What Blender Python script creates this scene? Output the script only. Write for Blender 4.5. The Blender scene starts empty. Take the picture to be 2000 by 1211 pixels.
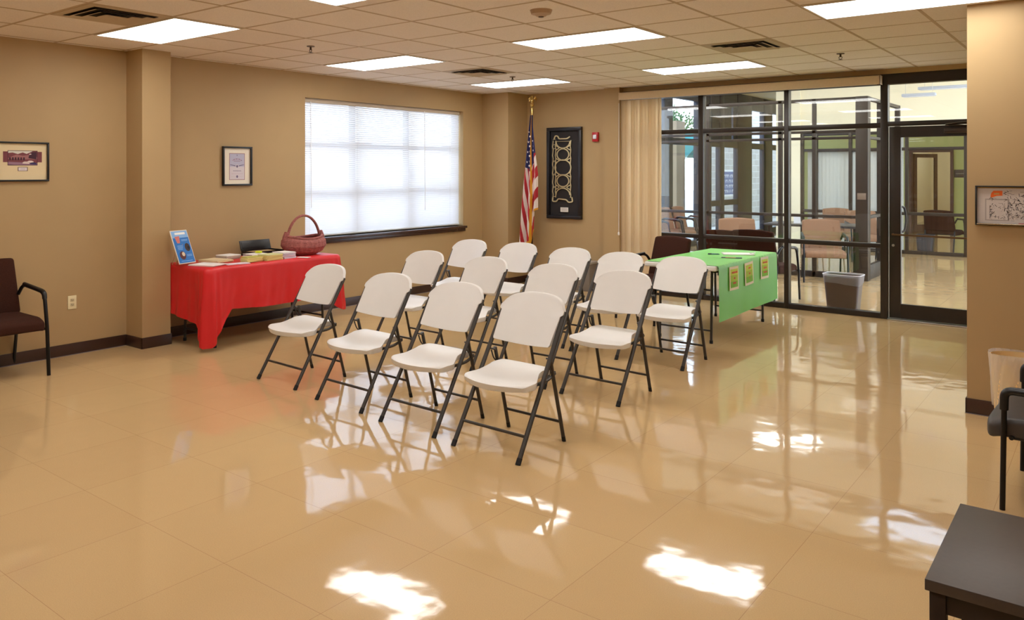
import bpy, bmesh, math, random
from mathutils import Vector, Matrix
random.seed(7)
PI = math.pi
sc = bpy.context.scene
C = sc.collection

# ---------------------------------------------------------------- camera
cd = bpy.data.cameras.new('camera'); cam = bpy.data.objects.new('camera', cd); C.objects.link(cam)
cam.location = (4.1253, -5.6152, 1.637)
cam.rotation_euler = (PI/2, 0, 0.676)
cd.sensor_width = 36.0; cd.sensor_fit = 'HORIZONTAL'
cd.lens = 1567.7/2000*36
cd.shift_x = (1000-925.9)/2000; cd.shift_y = -(605.5-333.0)/2000
cd.clip_start = 0.05; cd.clip_end = 300
sc.camera = cam

# ---------------------------------------------------------------- world, sun, exposure
def s(r, g, b):
    f = lambda c: (c/255/12.92) if c/255 <= .04045 else ((c/255+.055)/1.055)**2.4
    return (f(r), f(g), f(b), 1)
w = bpy.data.worlds.new('sky'); sc.world = w; w.use_nodes = True
nt = w.node_tree; bg = nt.nodes['Background']
tc = nt.nodes.new('ShaderNodeTexCoord'); sp = nt.nodes.new('ShaderNodeSeparateXYZ'); rp = nt.nodes.new('ShaderNodeValToRGB')
nt.links.new(tc.outputs['Generated'], sp.inputs[0]); nt.links.new(sp.outputs['Z'], rp.inputs[0]); nt.links.new(rp.outputs[0], bg.inputs[0])
rp.color_ramp.elements[0].position = 0; rp.color_ramp.elements[0].color = (.76, .87, 1, 1)
rp.color_ramp.elements[1].position = .6; rp.color_ramp.elements[1].color = (.52, .70, 1, 1)
bg.inputs[1].default_value = 5.5
sc.view_settings.view_transform = 'Standard'; sc.view_settings.look = 'None'
sc.view_settings.gamma = 1; sc.view_settings.use_curve_mapping = False
sc.view_settings.exposure = 0.0
sc.cycles.transparent_max_bounces = 40; sc.cycles.max_bounces = 14; sc.cycles.diffuse_bounces = 6
PANEL = 9.0        # strength of the ceiling light diffusers
LOBBY = 19.0  # strength of the fill panels added over lobby and hall
CEIL = 2.754; T = 0.6096

# ---------------------------------------------------------------- materials
MATS = {}
def mat(name, col, rough=.6, metal=0, noise=0, nscale=20, bump=0, bscale=200, coat=0, spec=.5, sheen=0, emit=None, alpha=None):
    if name in MATS: return MATS[name]
    m = bpy.data.materials.new(name); m.use_nodes = True; MATS[name] = m
    n = m.node_tree.nodes; L = m.node_tree.links; p = n['Principled BSDF']
    p.inputs['Base Color'].default_value = col; p.inputs['Roughness'].default_value = rough
    p.inputs['Metallic'].default_value = metal; p.inputs['Specular IOR Level'].default_value = spec
    p.inputs['Coat Weight'].default_value = coat; p.inputs['Coat Roughness'].default_value = .08
    p.inputs['Sheen Weight'].default_value = sheen
    t = n.new('ShaderNodeTexCoord')
    if noise:
        nz = n.new('ShaderNodeTexNoise'); nz.inputs['Scale'].default_value = nscale; nz.inputs['Detail'].default_value = 4
        mx = n.new('ShaderNodeMix'); mx.data_type = 'RGBA'; mx.inputs[0].default_value = 1
        mr = n.new('ShaderNodeMapRange'); mr.inputs[1].default_value = .3; mr.inputs[2].default_value = .7
        L.new(t.outputs['Object'], nz.inputs['Vector']); L.new(nz.outputs['Fac'], mr.inputs[0]); L.new(mr.outputs[0], mx.inputs[0])
        mx.inputs[6].default_value = tuple(min(1, c*(1-noise)) for c in col[:3])+(1,)
        mx.inputs[7].default_value = tuple(min(1, c*(1+noise)) for c in col[:3])+(1,)
        L.new(mx.outputs[2], p.inputs['Base Color'])
    if bump:
        nb = n.new('ShaderNodeTexNoise'); nb.inputs['Scale'].default_value = bscale; nb.inputs['Detail'].default_value = 3
        b = n.new('ShaderNodeBump'); b.inputs['Strength'].default_value = bump; b.inputs['Distance'].default_value = .002
        L.new(t.outputs['Object'], nb.inputs['Vector']); L.new(nb.outputs['Fac'], b.inputs['Height']); L.new(b.outputs[0], p.inputs['Normal'])
    if emit:
        p.inputs['Emission Color'].default_value = emit[0]; p.inputs['Emission Strength'].default_value = emit[1]
    return m

wall_m = mat('tan_wall_paint', s(182, 154, 111), .55, noise=.02, nscale=3, bump=.12, bscale=260, spec=.3)
cream_m = mat('cream_wall_paint', s(240, 232, 206), .7, noise=.02, nscale=2)
green_m = mat('yellow_green_paint', s(196, 198, 132), .7, noise=.02, nscale=2)
base_m = mat('dark_vinyl_base', s(62, 40, 30), .35, noise=.1, nscale=8)
bronze_m = mat('dark_bronze_aluminium', s(50, 42, 36), .35, .3, noise=.05)
brownpost_m = mat('brown_post_paint', s(42, 33, 29), .45, noise=.05)
grid_m = mat('ceiling_grid_paint', s(190, 168, 138), .6)
chalk_m = mat('soft_white_plastic', s(228, 226, 222), .42, noise=.015, nscale=6, bump=.08, bscale=900)
frame_m = mat('charcoal_powder_coat', s(64, 60, 56), .38, .35)
rubber_m = mat('black_rubber', s(18, 18, 18), .7)
black_m = mat('black_satin', s(20, 18, 20), .35)
blackmetal_m = mat('black_metal', s(28, 26, 26), .3, .4)
brownfab_m = mat('dark_brown_upholstery', s(62, 34, 24), .95, noise=.15, nscale=120, bump=.3, bscale=500, spec=.2)
tanfab_m = mat('tan_upholstery', s(136, 102, 78), .9, noise=.06, nscale=90, bump=.2, bscale=500)
vinyl_m = mat('dark_grey_vinyl', s(62, 56, 52), .5, noise=.05)
espresso_m = mat('espresso_laminate', s(72, 62, 56), .42, noise=.06, nscale=60)
espresso2_m = mat('espresso_edge', s(40, 28, 22), .5)
ivory_m = mat('ivory_plastic', s(235, 222, 180), .4)
alu_m = mat('brushed_aluminium', s(190, 188, 184), .3, .9)
gold_m = mat('polished_gold', s(225, 195, 120), .22, .9)
brass_m = mat('pale_brass', s(222, 204, 158), .35, .6)
white_m = mat('white_paper', s(238, 236, 232), .7)
cream_paper_m = mat('cream_mat_board', s(226, 206, 164), .8)
ivory_board_m = mat('ivory_mat_board', s(240, 230, 212), .8)
valance_m = mat('beige_fabric_valance', s(214, 190, 155), .7, noise=.03, nscale=60)
red_m = mat('red_plastic', s(190, 24, 30), .4)

# vertical blind vane: lets daylight through
def translucent(name, col, amt, rough=.6):
    m = mat(name, col, rough); n = m.node_tree.nodes; L = m.node_tree.links; p = n['Principled BSDF']
    tr = n.new('ShaderNodeBsdfTranslucent'); tr.inputs[0].default_value = col
    mx = n.new('ShaderNodeMixShader'); mx.inputs[0].default_value = amt
    L.new(p.outputs[0], mx.inputs[1]); L.new(tr.outputs[0], mx.inputs[2]); L.new(mx.outputs[0], n['Material Output'].inputs[0])
    return m
vane_m = translucent('cream_vertical_vane', s(226, 204, 168), .3)
slat_m = translucent('white_mini_slat', s(238, 236, 236), .29)
liner_m = translucent('clear_bin_liner', s(238, 236, 240), .6, .25)
_n = liner_m.node_tree.nodes; _L = liner_m.node_tree.links; _o = _n['Material Output']; _src = _o.inputs[0].links[0].from_socket
_t = _n.new('ShaderNodeBsdfTransparent'); _m = _n.new('ShaderNodeMixShader'); _m.inputs[0].default_value = .35
_L.new(_t.outputs[0], _m.inputs[1]); _L.new(_src, _m.inputs[2]); _L.new(_m.outputs[0], _o.inputs[0])
curtain_m = translucent('pale_blue_vertical_vane', s(240, 244, 248), .3)

def glass_mat(name, tint, gl=1.0):
    m = bpy.data.materials.new(name); m.use_nodes = True; n = m.node_tree.nodes; L = m.node_tree.links
    n.remove(n['Principled BSDF'])
    t = n.new('ShaderNodeBsdfTransparent'); t.inputs[0].default_value = tint
    g = n.new('ShaderNodeBsdfGlossy'); g.inputs['Roughness'].default_value = .0
    fr = n.new('ShaderNodeLayerWeight'); fr.inputs[0].default_value = .5
    pw = n.new('ShaderNodeMath'); pw.operation = 'POWER'; pw.inputs[1].default_value = 5; L.new(fr.outputs['Facing'], pw.inputs[0])
    mt = n.new('ShaderNodeMath'); mt.operation = 'MULTIPLY_ADD'; mt.inputs[1].default_value = .9*gl; mt.inputs[2].default_value = .045*gl
    mx = n.new('ShaderNodeMixShader')
    L.new(pw.outputs[0], mt.inputs[0]); L.new(mt.outputs[0], mx.inputs[0]); L.new(t.outputs[0], mx.inputs[1]); L.new(g.outputs[0], mx.inputs[2])
    L.new(mx.outputs[0], n['Material Output'].inputs[0]); return m
glass_m = glass_mat('clear_window_glass', (.975, .985, .98, 1))
pictureglass_m = glass_m

def emit_mat(name, col, st):
    m = bpy.data.materials.new(name); m.use_nodes = True; p = m.node_tree.nodes['Principled BSDF']
    p.inputs['Base Color'].default_value = (.9, .9, .9, 1)
    p.inputs['Emission Color'].default_value = col; p.inputs['Emission Strength'].default_value = st; return m
panel_m = emit_mat('lit_diffuser', (1, .985, .96, 1), PANEL)
lobbyfill_m = emit_mat('lobby_fill_diffuser', (1, .98, .93, 1), LOBBY); hallfill_m = emit_mat('hall_fill_diffuser', (1, .98, .93, 1), LOBBY*.5)  # emission for the added lobby, hall and corridor fill panels

def floor_material(name, base, seam_mix=.22):
    m = bpy.data.materials.new(name); m.use_nodes = True; n = m.node_tree.nodes; L = m.node_tree.links; p = n['Principled BSDF']
    t = n.new('ShaderNodeTexCoord')
    br = n.new('ShaderNodeTexBrick'); br.offset = 0; br.squash = 1
    br.inputs['Scale'].default_value = 1; br.inputs['Brick Width'].default_value = .3048*2; br.inputs['Row Height'].default_value = .3048*2
    br.inputs['Mortar Size'].default_value = .0011; br.inputs['Mortar Smooth'].default_value = .3; br.inputs['Bias'].default_value = 0
    br.inputs['Color1'].default_value = (.47, .47, .47, 1); br.inputs['Color2'].default_value = (.53, .53, .53, 1); br.inputs['Mortar'].default_value = (0, 0, 0, 1)
    L.new(t.outputs['Object'], br.inputs['Vector'])
    nz = n.new('ShaderNodeTexNoise'); nz.inputs['Scale'].default_value = 260; nz.inputs['Detail'].default_value = 6; nz.inputs['Roughness'].default_value = .7
    L.new(t.outputs['Object'], nz.inputs['Vector'])
    r = n.new('ShaderNodeValToRGB'); r.color_ramp.elements[0].position = .3; r.color_ramp.elements[1].position = .7
    r.color_ramp.elements[0].color = tuple(c*.86 for c in base[:3])+(1,); r.color_ramp.elements[1].color = tuple(min(1, c*1.10) for c in base[:3])+(1,)
    L.new(nz.outputs['Fac'], r.inputs[0])
    tone = n.new('ShaderNodeMix'); tone.data_type = 'RGBA'; tone.blend_type = 'OVERLAY'; tone.inputs[0].default_value = .35
    L.new(r.outputs[0], tone.inputs[6]); L.new(br.outputs['Color'], tone.inputs[7])
    seam = n.new('ShaderNodeMix'); seam.data_type = 'RGBA'
    mm = n.new('ShaderNodeMath'); mm.operation = 'MULTIPLY'; mm.inputs[1].default_value = seam_mix
    L.new(br.outputs['Fac'], mm.inputs[0]); L.new(mm.outputs[0], seam.inputs[0]); L.new(tone.outputs[2], seam.inputs[6])
    seam.inputs[7].default_value = tuple(c*.35 for c in base[:3])+(1,)
    L.new(seam.outputs[2], p.inputs['Base Color'])
    # waxed surface: gentle unevenness of every tile plus fine ripples across the view
    mp = n.new('ShaderNodeMapping'); mp.inputs['Scale'].default_value = (3.0, 3.0, 1); L.new(t.outputs['Object'], mp.inputs[0])
    n2 = n.new('ShaderNodeTexNoise'); n2.inputs['Scale'].default_value = 1.0; n2.inputs['Detail'].default_value = 2; L.new(mp.outputs[0], n2.inputs['Vector'])
    n3 = n.new('ShaderNodeTexNoise'); n3.inputs['Scale'].default_value = 34; n3.inputs['Detail'].default_value = 2; L.new(t.outputs['Object'], n3.inputs['Vector'])
    b1 = n.new('ShaderNodeBump'); b1.inputs['Strength'].default_value = .5; b1.inputs['Distance'].default_value = .006; L.new(n2.outputs['Fac'], b1.inputs['Height'])
    b2 = n.new('ShaderNodeBump'); b2.inputs['Strength'].default_value = .3; b2.inputs['Distance'].default_value = .00016
    L.new(n3.outputs['Fac'], b2.inputs['Height']); L.new(b1.outputs[0], b2.inputs['Normal'])
    b3 = n.new('ShaderNodeBump'); b3.invert = True; b3.inputs['Strength'].default_value = .3; b3.inputs['Distance'].default_value = .0003
    L.new(br.outputs['Fac'], b3.inputs['Height']); L.new(b2.outputs[0], b3.inputs['Normal'])
    L.new(b3.outputs[0], p.inputs['Normal'])
    p.inputs['Roughness'].default_value = .055; p.inputs['IOR'].default_value = 1.5; p.inputs['Specular IOR Level'].default_value = .78
    return m
floor_m = floor_material('waxed_tan_vinyl_tile', s(207, 175, 127))

def ceiling_material():
    m = mat('acoustic_tile', s(238, 230, 222), .95, noise=.07, nscale=140, bump=.5, bscale=260, spec=.1); return m
tile_m = ceiling_material()

# ---------------------------------------------------------------- mesh helpers
def merge(bm, tmp, mi=0, M=None):
    vm = {}
    for v in tmp.verts: vm[v] = bm.verts.new(M @ v.co if M is not None else v.co)
    for f in tmp.faces:
        try:
            nf = bm.faces.new([vm[v] for v in f.verts]); nf.material_index = mi if mi is not None else f.material_index
        except ValueError: pass
    tmp.free()
def box(bm, x0, x1, y0, y1, z0, z1, bev=0, mi=0, M=None, seg=2):
    t = bmesh.new(); bmesh.ops.create_cube(t, size=1)
    for v in t.verts: v.co = Vector(((x0+x1)/2+v.co.x*(x1-x0), (y0+y1)/2+v.co.y*(y1-y0), (z0+z1)/2+v.co.z*(z1-z0)))
    if bev: bmesh.ops.bevel(t, geom=t.edges[:], offset=bev, segments=seg, affect='EDGES', profile=.5)
    merge(bm, t, mi, M); return bm
def smooth_path(pts, r=.03, n=5):
    pts = [Vector(p) for p in pts]; out = [pts[0]]
    for i in range(1, len(pts)-1):
        a, b, c = pts[i-1], pts[i], pts[i+1]
        d1 = min(r, (a-b).length*.45); d2 = min(r, (c-b).length*.45)
        p1 = b+(a-b).normalized()*d1; p2 = b+(c-b).normalized()*d2
        for k in range(n+1):
            t = k/n; out.append((1-t)**2*p1+2*t*(1-t)*b+t*t*p2)
    out.append(pts[-1]); return out
def tube(bm, pts, r, n=8, mi=0, M=None, caps=True, ry=None):
    pts = [Vector(p) for p in pts]; rings = []
    up = None
    for i, p in enumerate(pts):
        d = (pts[min(i+1, len(pts)-1)]-pts[max(i-1, 0)]).normalized()
        if up is None:
            a = Vector((1, 0, 0)) if abs(d.x) < .9 else Vector((0, 1, 0))
            up = (a-d*a.dot(d)).normalized()
        else:
            up = (up-d*up.dot(d)).normalized()
        sd = d.cross(up)
        rr = r[i] if isinstance(r, (list, tuple)) else r
        r2 = ry if ry else rr
        ring = []
        for k in range(n):
            a = 2*PI*(k+.5)/n
            q = p+up*math.cos(a)*rr+sd*math.sin(a)*r2
            ring.append(bm.verts.new(M @ q if M is not None else q))
        rings.append(ring)
    for i in range(len(rings)-1):
        for k in range(n):
            f = bm.faces.new((rings[i][k], rings[i][(k+1) % n], rings[i+1][(k+1) % n], rings[i+1][k])); f.material_index = mi
    if caps:
        f = bm.faces.new(rings[0][::-1]); f.material_index = mi
        f = bm.faces.new(rings[-1]); f.material_index = mi
    return bm
def lathe(bm, prof, n=32, mi=0, M=None, fy=1, close=False):
    rings = []
    for (r, z) in prof:
        rings.append([bm.verts.new((M @ Vector((r*math.cos(2*PI*k/n), fy*r*math.sin(2*PI*k/n), z))) if M is not None else (r*math.cos(2*PI*k/n), fy*r*math.sin(2*PI*k/n), z)) for k in range(n)])
    for i in range(len(rings)-1):
        for k in range(n):
            f = bm.faces.new((rings[i][k], rings[i][(k+1) % n], rings[i+1][(k+1) % n], rings[i+1][k])); f.material_index = mi
    if close:
        for q in (rings[0], rings[-1]):
            f = bm.faces.new(q); f.material_index = mi
    return bm
def grid(bm, fn, nu, nv, mi=0, mf=None, closed_u=False):
    V = [[bm.verts.new(fn(i/nu, j/nv)) for j in range(nv+1)] for i in range(nu if closed_u else nu+1)]
    for i in range(nu):
        for j in range(nv):
            i2 = (i+1) % nu if closed_u else i+1
            f = bm.faces.new((V[i][j], V[i2][j], V[i2][j+1], V[i][j+1]))
            f.material_index = mf((i+.5)/nu, (j+.5)/nv) if mf else mi
    return V
def shell(bm, fn, nu, nv, th, mi=0):
    """closed slab between fn(u,v) and fn offset by vector th(u,v)"""
    A = grid(bm, fn, nu, nv, mi); B = grid(bm, lambda u, v: Vector(fn(u, v))+Vector(th(u, v)), nu, nv, mi)
    def st(a, b, c, d):
        f = bm.faces.new((a, b, c, d)); f.material_index = mi
    for i in range(nu):
        st(A[i][0], B[i][0], B[i+1][0], A[i+1][0]); st(A[i][nv], A[i+1][nv], B[i+1][nv], B[i][nv])
    for j in range(nv):
        st(A[0][j], A[0][j+1], B[0][j+1], B[0][j]); st(A[nu][j], B[nu][j], B[nu][j+1], A[nu][j+1])
def finish(bm, name, mats, parent=None, angle=38, normals=True):
    if normals: bmesh.ops.recalc_face_normals(bm, faces=bm.faces[:])
    me = bpy.data.meshes.new(name); bm.to_mesh(me); bm.free()
    for m in (mats if isinstance(mats, (list, tuple)) else [mats]): me.materials.append(m)
    me.polygons.foreach_set('use_smooth', [True]*len(me.polygons)); me.set_sharp_from_angle(angle=math.radians(angle))
    o = bpy.data.objects.new(name, me); C.objects.link(o)
    if parent: o.parent = parent
    return o
def thing(name, label, cat, loc=(0, 0, 0), rz=0, group=None):
    o = bpy.data.objects.new(name, None); C.objects.link(o); o.empty_display_size = .1
    o.location = loc; o.rotation_euler = (0, 0, rz); o['label'] = label; o['category'] = cat
    if group: o['group'] = group
    return o
def tag(o, label, cat, group=None, loc=None, rz=None):
    o['label'] = label; o['category'] = cat
    if group: o['group'] = group
    if loc: o.location = loc
    if rz is not None: o.rotation_euler = (0, 0, rz)
    return o
def struct(o): o['kind'] = 'structure'; return o
def dup(root, loc, rz, label, group=None):
    r = root.copy(); C.objects.link(r); r.location = loc; r.rotation_euler = (0, 0, rz); r['label'] = label
    if group: r['group'] = group
    for ch in list(root.children):
        c = ch.copy(); C.objects.link(c); c.parent = r
        for g in list(ch.children):
            d = g.copy(); C.objects.link(d); d.parent = c
    return r
def B(): return bmesh.new()

# ================================================================ ROOM SHELL
XL, YB, YF, XR = -3.128, -8.2, 4.176, 4.75
bm = B(); box(bm, -3.4, 4.95, YB-.2, YF+.06, -.06, 0); struct(finish(bm, 'floor', floor_m))
# ceiling: tiles laid in the grid
bm = B(); box(bm, -3.4, 4.95, YB-.2, 4.30, CEIL, CEIL+.05)
struct(finish(bm, 'ceiling', tile_m))
bm = B()
for i in range(-5, 8):
    x = i*T
    if XL+.02 < x < XR: box(bm, x-.0115, x+.0115, YB, 4.1, CEIL-.0015, CEIL+.002)
for j in range(-13, 7):
    y = j*T
    if YB < y < 4.1: box(bm, XL, XR, y-.0115, y+.0115, CEIL-.0012, CEIL+.001)
struct(finish(bm, 'trim_1', grid_m))
# left wall with window opening
WY0, WY1, WZ0, WZ1 = .339, 3.180, .855, 2.475
bm = B()
box(bm, XL-.22, XL, YB-.2, WY0, 0, CEIL); box(bm, XL-.22, XL, WY1, 4.30, 0, CEIL)
box(bm, XL-.22, XL, WY0, WY1, 0, WZ0); box(bm, XL-.22, XL, WY0, WY1, WZ1, CEIL)
struct(finish(bm, 'wall_left', wall_m)); bm = B()
# boxed column
box(bm, XL-.01, -2.845, -1.783, -1.50, 0, CEIL)
struct(finish(bm, 'wall_column', wall_m)); bm = B()
# corner pilaster
box(bm, XL-.01, -2.66, 3.62, 4.12, 0, CEIL)
struct(finish(bm, 'wall_pilaster', wall_m))
bm = B(); box(bm, XL-.1, -1.30, 4.10, 4.30, 0, CEIL); box(bm, -1.335, -1.10, 4.02, 4.30, 0, CEIL)
box(bm, -1.10, 3.33, 4.12, 4.30, 2.70, CEIL); struct(finish(bm, 'wall_front', wall_m))
bm = B(); box(bm, 3.33, 4.95, .70, .86, 0, CEIL); box(bm, 3.33, 3.49, .80, 4.30, 0, CEIL)
struct(finish(bm, 'wall_partition', wall_m))
bm = B(); box(bm, XR, XR+.2, YB-.2, .75, 0, CEIL); struct(finish(bm, 'wall_right', wall_m))
bm = B(); box(bm, XL-.2, XR+.2, YB-.2, YB, 0, CEIL); struct(finish(bm, 'wall_back', wall_m))
# baseboards
def baseb(name, segs):
    bm = B()
    for (x0, x1, y0, y1) in segs: box(bm, x0, x1, y0, y1, 0, .102, .003)
    struct(finish(bm, name, base_m))
t_ = .009
baseb('baseboard_left', [(XL, XL+t_, YB, -1.783), (XL, -2.845+t_, -1.783-t_, -1.783), (-2.845, -2.845+t_, -1.783-t_, -1.50+t_),
    (XL, -2.845, -1.50, -1.50+t_), (XL, XL+t_, -1.50, 3.62), (XL, -2.66+t_, 3.62-t_, 3.62), (-2.66, -2.66+t_, 3.62-t_, 4.10)])
baseb('baseboard_front', [(-2.66, -1.335, 4.10-t_, 4.10), (-1.335-t_, -1.10, 4.02-t_, 4.02)])
baseb('baseboard_right', [(3.33-t_, XR, .70-t_, .70), (3.33-t_, 3.33, .70-t_, 4.1), (XR-t_, XR, YB, .70)])
# glossy sealant line under the bases
bm = B()
for (x0, x1, y0, y1) in [(XL+t_, XL+.014, YB, -1.79), (XL+t_, XL+.014, -1.49, 3.61), (3.32, XR-.01, .686, .691)]:
    box(bm, x0, x1, y0, y1, 0, .004)
struct(finish(bm, 'trim_2', mat('clear_sealant_bead', s(120, 112, 118), .3)))

# ---------------------------------------------------------------- window 1 and its blinds
bm = B(); GX = XL-.17
for y in (WY0, 1.215, 2.18, WY1):
    hw = .03; box(bm, GX-.03, GX+.03, max(WY0, y-hw), min(WY1, y+hw), WZ0, WZ1)
for z in (WZ0, 1.372, 1.948, WZ1):
    box(bm, GX-.028, GX+.028, WY0, WY1, max(WZ0, z-.026), min(WZ1, z+.026))
win = struct(finish(bm, 'window_1', bronze_m))
bm = B(); box(bm, GX-.004, GX+.004, WY0+.01, WY1-.01, WZ0+.01, WZ1-.01); finish(bm, 'glass_pane', glass_m, win)
bm = B(); box(bm, XL-.13, XL+.055, WY0+.0, WY1+.03, WZ0-.032, WZ0, .004)
box(bm, XL+.001, XL+.03, WY0+.0, WY1+.02, WZ0-.075, WZ0-.03, .003)
struct(finish(bm, 'window_sill', mat('dark_stained_sill', s(66, 42, 34), .25, noise=.1)))
t = thing('window_blind', 'white horizontal mini blind closed over the wide window', 'blind', (XL-.07, (WY0+WY1)/2, WZ0))
hw = (WY1-WY0)/2-.012; hh = WZ1-WZ0
bm = B(); box(bm, -.016, .016, -hw, hw, hh-.05, hh-.004, .003); finish(bm, 'headrail', mat('blind_headrail', s(205, 190, 170), .5), t)
bm = B(); pitch = .0252; nsl = int((hh-.088)/pitch)+1; tilt = math.radians(63)
for k in range(nsl):
    z = .045+k*pitch
    def f(u, v, z=z):
        a = (v-.5)*.0275; c = .0022*(1-(2*v-1)**2)
        sag = .0018*math.sin(u*9+z*13)+.001*math.sin(u*31+z*7)
        return (a*math.cos(tilt)+c*math.sin(tilt), -hw+.004+u*(2*hw-.008), z+a*math.sin(tilt)*-1+c*math.cos(tilt)+sag)
    grid(bm, f, 12, 3)
o = finish(bm, 'slats', slat_m, t, angle=60, normals=False)
bm = B(); box(bm, -.012, .012, -hw, hw, .012, .03, .004); finish(bm, 'bottom_rail', chalk_m, t)
for y in (-1.31, -.56, .36, 1.2):
    bm = B(); tube(bm, [(.014, y, .03), (.014, y, hh-.05)], .0012, 5); finish(bm, 'ladder_cord', white_m, t)
for y, z0 in ((-1.30, .35), (.66, .25)):
    bm = B(); tube(bm, [(.022, y, hh-.04), (.024, y+.01, z0)], .005, 6); finish(bm, 'tilt_wand', mat('clear_wand', s(250, 250, 250), .15), t)
# outlet
t = thing('wall_outlet', 'ivory duplex outlet low on the tan wall beside the brown armchair', 'outlet', (XL, -2.285, .465), PI/2)
bm = B(); box(bm, -.038, .038, -.006, 0, -.06, .06, .003); finish(bm, 'cover_plate', ivory_m, t)
for z in (-.02, .02):
    bm = B(); box(bm, -.016, .016, -.009, -.005, z-.014, z+.014, .003); so = finish(bm, 'socket', mat('ivory_socket', s(205, 190, 150), .4), t)
    bm = B(); box(bm, -.008, -.005, -.0095, -.0085, z-.004, z+.007); box(bm, .005, .008, -.0095, -.0085, z-.004, z+.005); box(bm, -.002, .002, -.0095, -.0085, z-.009, z-.005); finish(bm, 'slot', black_m, so)

# ---------------------------------------------------------------- ceiling fixtures
def ceil_light(x0, y0, label, mt=panel_m, z=CEIL, X=2*T, Y=T):
    t = thing('ceiling_light', label, 'ceiling light', (x0+X/2, y0+Y/2, z), group='recessed fluorescent panels')
    hx, hy = X/2-.012, Y/2-.012
    bm = B()
    for (a, b, c, d) in ((-hx, hx, -hy, -hy+.014), (-hx, hx, hy-.014, hy), (-hx, -hx+.014, -hy+.014, hy-.014), (hx-.014, hx, -hy+.014, hy-.014)):
        box(bm, a, b, c, d, -.009, 0)
    finish(bm, 'frame', mat('light_frame', s(235, 232, 226), .4), t)
    bm = B(); box(bm, -hx+.013, hx-.013, -hy+.013, hy-.013, -.006, 0); finish(bm, 'diffuser', mt, t)
    return t
LT = {(-4, -4): 'bright ceiling panel light directly in front of the boxed column',
      (-4, 0): 'bright ceiling panel light between the column and the window, near the left wall',
      (-4, 4): 'bright ceiling panel light farthest back, near the flag corner',
      (0, -4): 'ceiling panel light cut off by the top edge left of the smoke detector',
      (0, 0): 'bright ceiling panel light right beside the smoke detector, mid room',
      (0, 4): 'bright ceiling panel light nearest the glass partition',
      (4, 0): 'largest ceiling panel light, above the right wall corner',
      (4, -4): 'ceiling panel light over the right side, behind the viewer', (-4, -8): 'ceiling panel light along the left wall, behind the viewer',
      (0, -8): 'ceiling panel light mid room, behind the viewer', (4, -8): 'ceiling panel light over the right rear of the room'}
for (i, j), l in LT.items(): ceil_light(i*T, j*T-(.13 if (i, j) == (0, -4) else 0), l)

def vent(x0, y0, label):
    t = thing('ceiling_vent', label, 'vent', (x0+T/2, y0+T/2, CEIL), group='square ceiling diffusers')
    h = T/2-.012
    bm = B()
    # flat face plate with stepped square louvres
    for r0, r1, z0, z1 in ((h, h-.05, -.004, -.004), (h-.05, h-.055, -.004, -.001)):
        pass
    def ring(bm, r0, z0, r1, z1, mi=0):
        a = [bm.verts.new((sx*r0, sy*r0, z0)) for sx, sy in ((-1, -1), (1, -1), (1, 1), (-1, 1))]
        b = [bm.verts.new((sx*r1, sy*r1, z1)) for sx, sy in ((-1, -1), (1, -1), (1, 1), (-1, 1))]
        for k in range(4): bm.faces.new((a[k], a[(k+1) % 4], b[(k+1) % 4], b[k])).material_index = mi
    ring(bm, h, -.003, h-.055, -.006); ring(bm, h, -.003, h, 0)
    finish(bm, 'face_frame', mat('vent_paint', s(190, 172, 145), .5), t, normals=False)
    bm = B(); box(bm, -h+.05, h-.05, -h+.05, h-.05, -.003, -.001); finish(bm, 'dark_throat', mat('vent_throat', s(60, 50, 38), .9), t)
    for r in (h-.065, h-.135, h-.205):
        bm = B(); ring(bm, r, -.020, r-.045, -.006)
        if r < h-.19: box(bm, -r+.045, r-.045, -r+.045, r-.045, -.008, -.005)
        finish(bm, 'louvre', mat('vent_paint', s(190, 172, 145), .5), t, normals=False)
vent(-3*T, -5*T, 'square ceiling vent beside the panel light at the upper left')
vent(-3*T, 2*T, 'small distant ceiling vent between the two left panel lights')
vent(2*T, 2*T, 'ceiling vent to the right, before the glass partition')
vent(2*T, -9*T, 'square ceiling vent above the rear of the room')

def sprinkler(x, y, label):
    t = thing('fire_sprinkler', label, 'sprinkler', (x, y, CEIL), group='pendent sprinklers')
    bm = B(); lathe(bm, [(0, -.007), (.034, -.007), (.036, 0), (0, 0)], 20); finish(bm, 'escutcheon', mat('dull_brass', s(110, 90, 65), .4, .6), t)
    bm = B(); tube(bm, [(0, 0, -.005), (0, 0, -.035)], .009, 8); tube(bm, [(-.012, 0, -.03), (-.014, 0, -.045), (0, 0, -.058)], .003, 5); tube(bm, [(.012, 0, -.03), (.014, 0, -.045), (0, 0, -.058)], .003, 5)
    finish(bm, 'nozzle', mat('sprinkler_metal', s(80, 66, 52), .4, .7), t)
    bm = B(); lathe(bm, [(0, -.062), (.02, -.06), (.02, -.058), (0, -.057)], 12); finish(bm, 'deflector', mat('sprinkler_metal', s(80, 66, 52), .4, .7), t)
sprinkler(-1.53, -.91, 'small sprinkler head on the ceiling between the two left panel lights')
sprinkler(-1.50, 2.13, 'small sprinkler head just before the farthest panel light')
sprinkler(2.06, 2.55, 'small sprinkler head on the ceiling before the glass door')
t = thing('smoke_detector', 'round beige smoke detector on the ceiling', 'smoke detector', (.99, -.96, CEIL))
bm = B(); lathe(bm, [(0, -.045), (.03, -.045), (.045, -.034), (.068, -.028), (.078, 0), (0, 0)], 28); finish(bm, 'housing', mat('detector_plastic', s(190, 165, 140), .5), t)
bm = B(); lathe(bm, [(0, -.052), (.018, -.05), (.02, -.044), (0, -.044)], 16); finish(bm, 'sensor_cap', mat('sensor_dark', s(90, 70, 60), .5), t)

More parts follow.
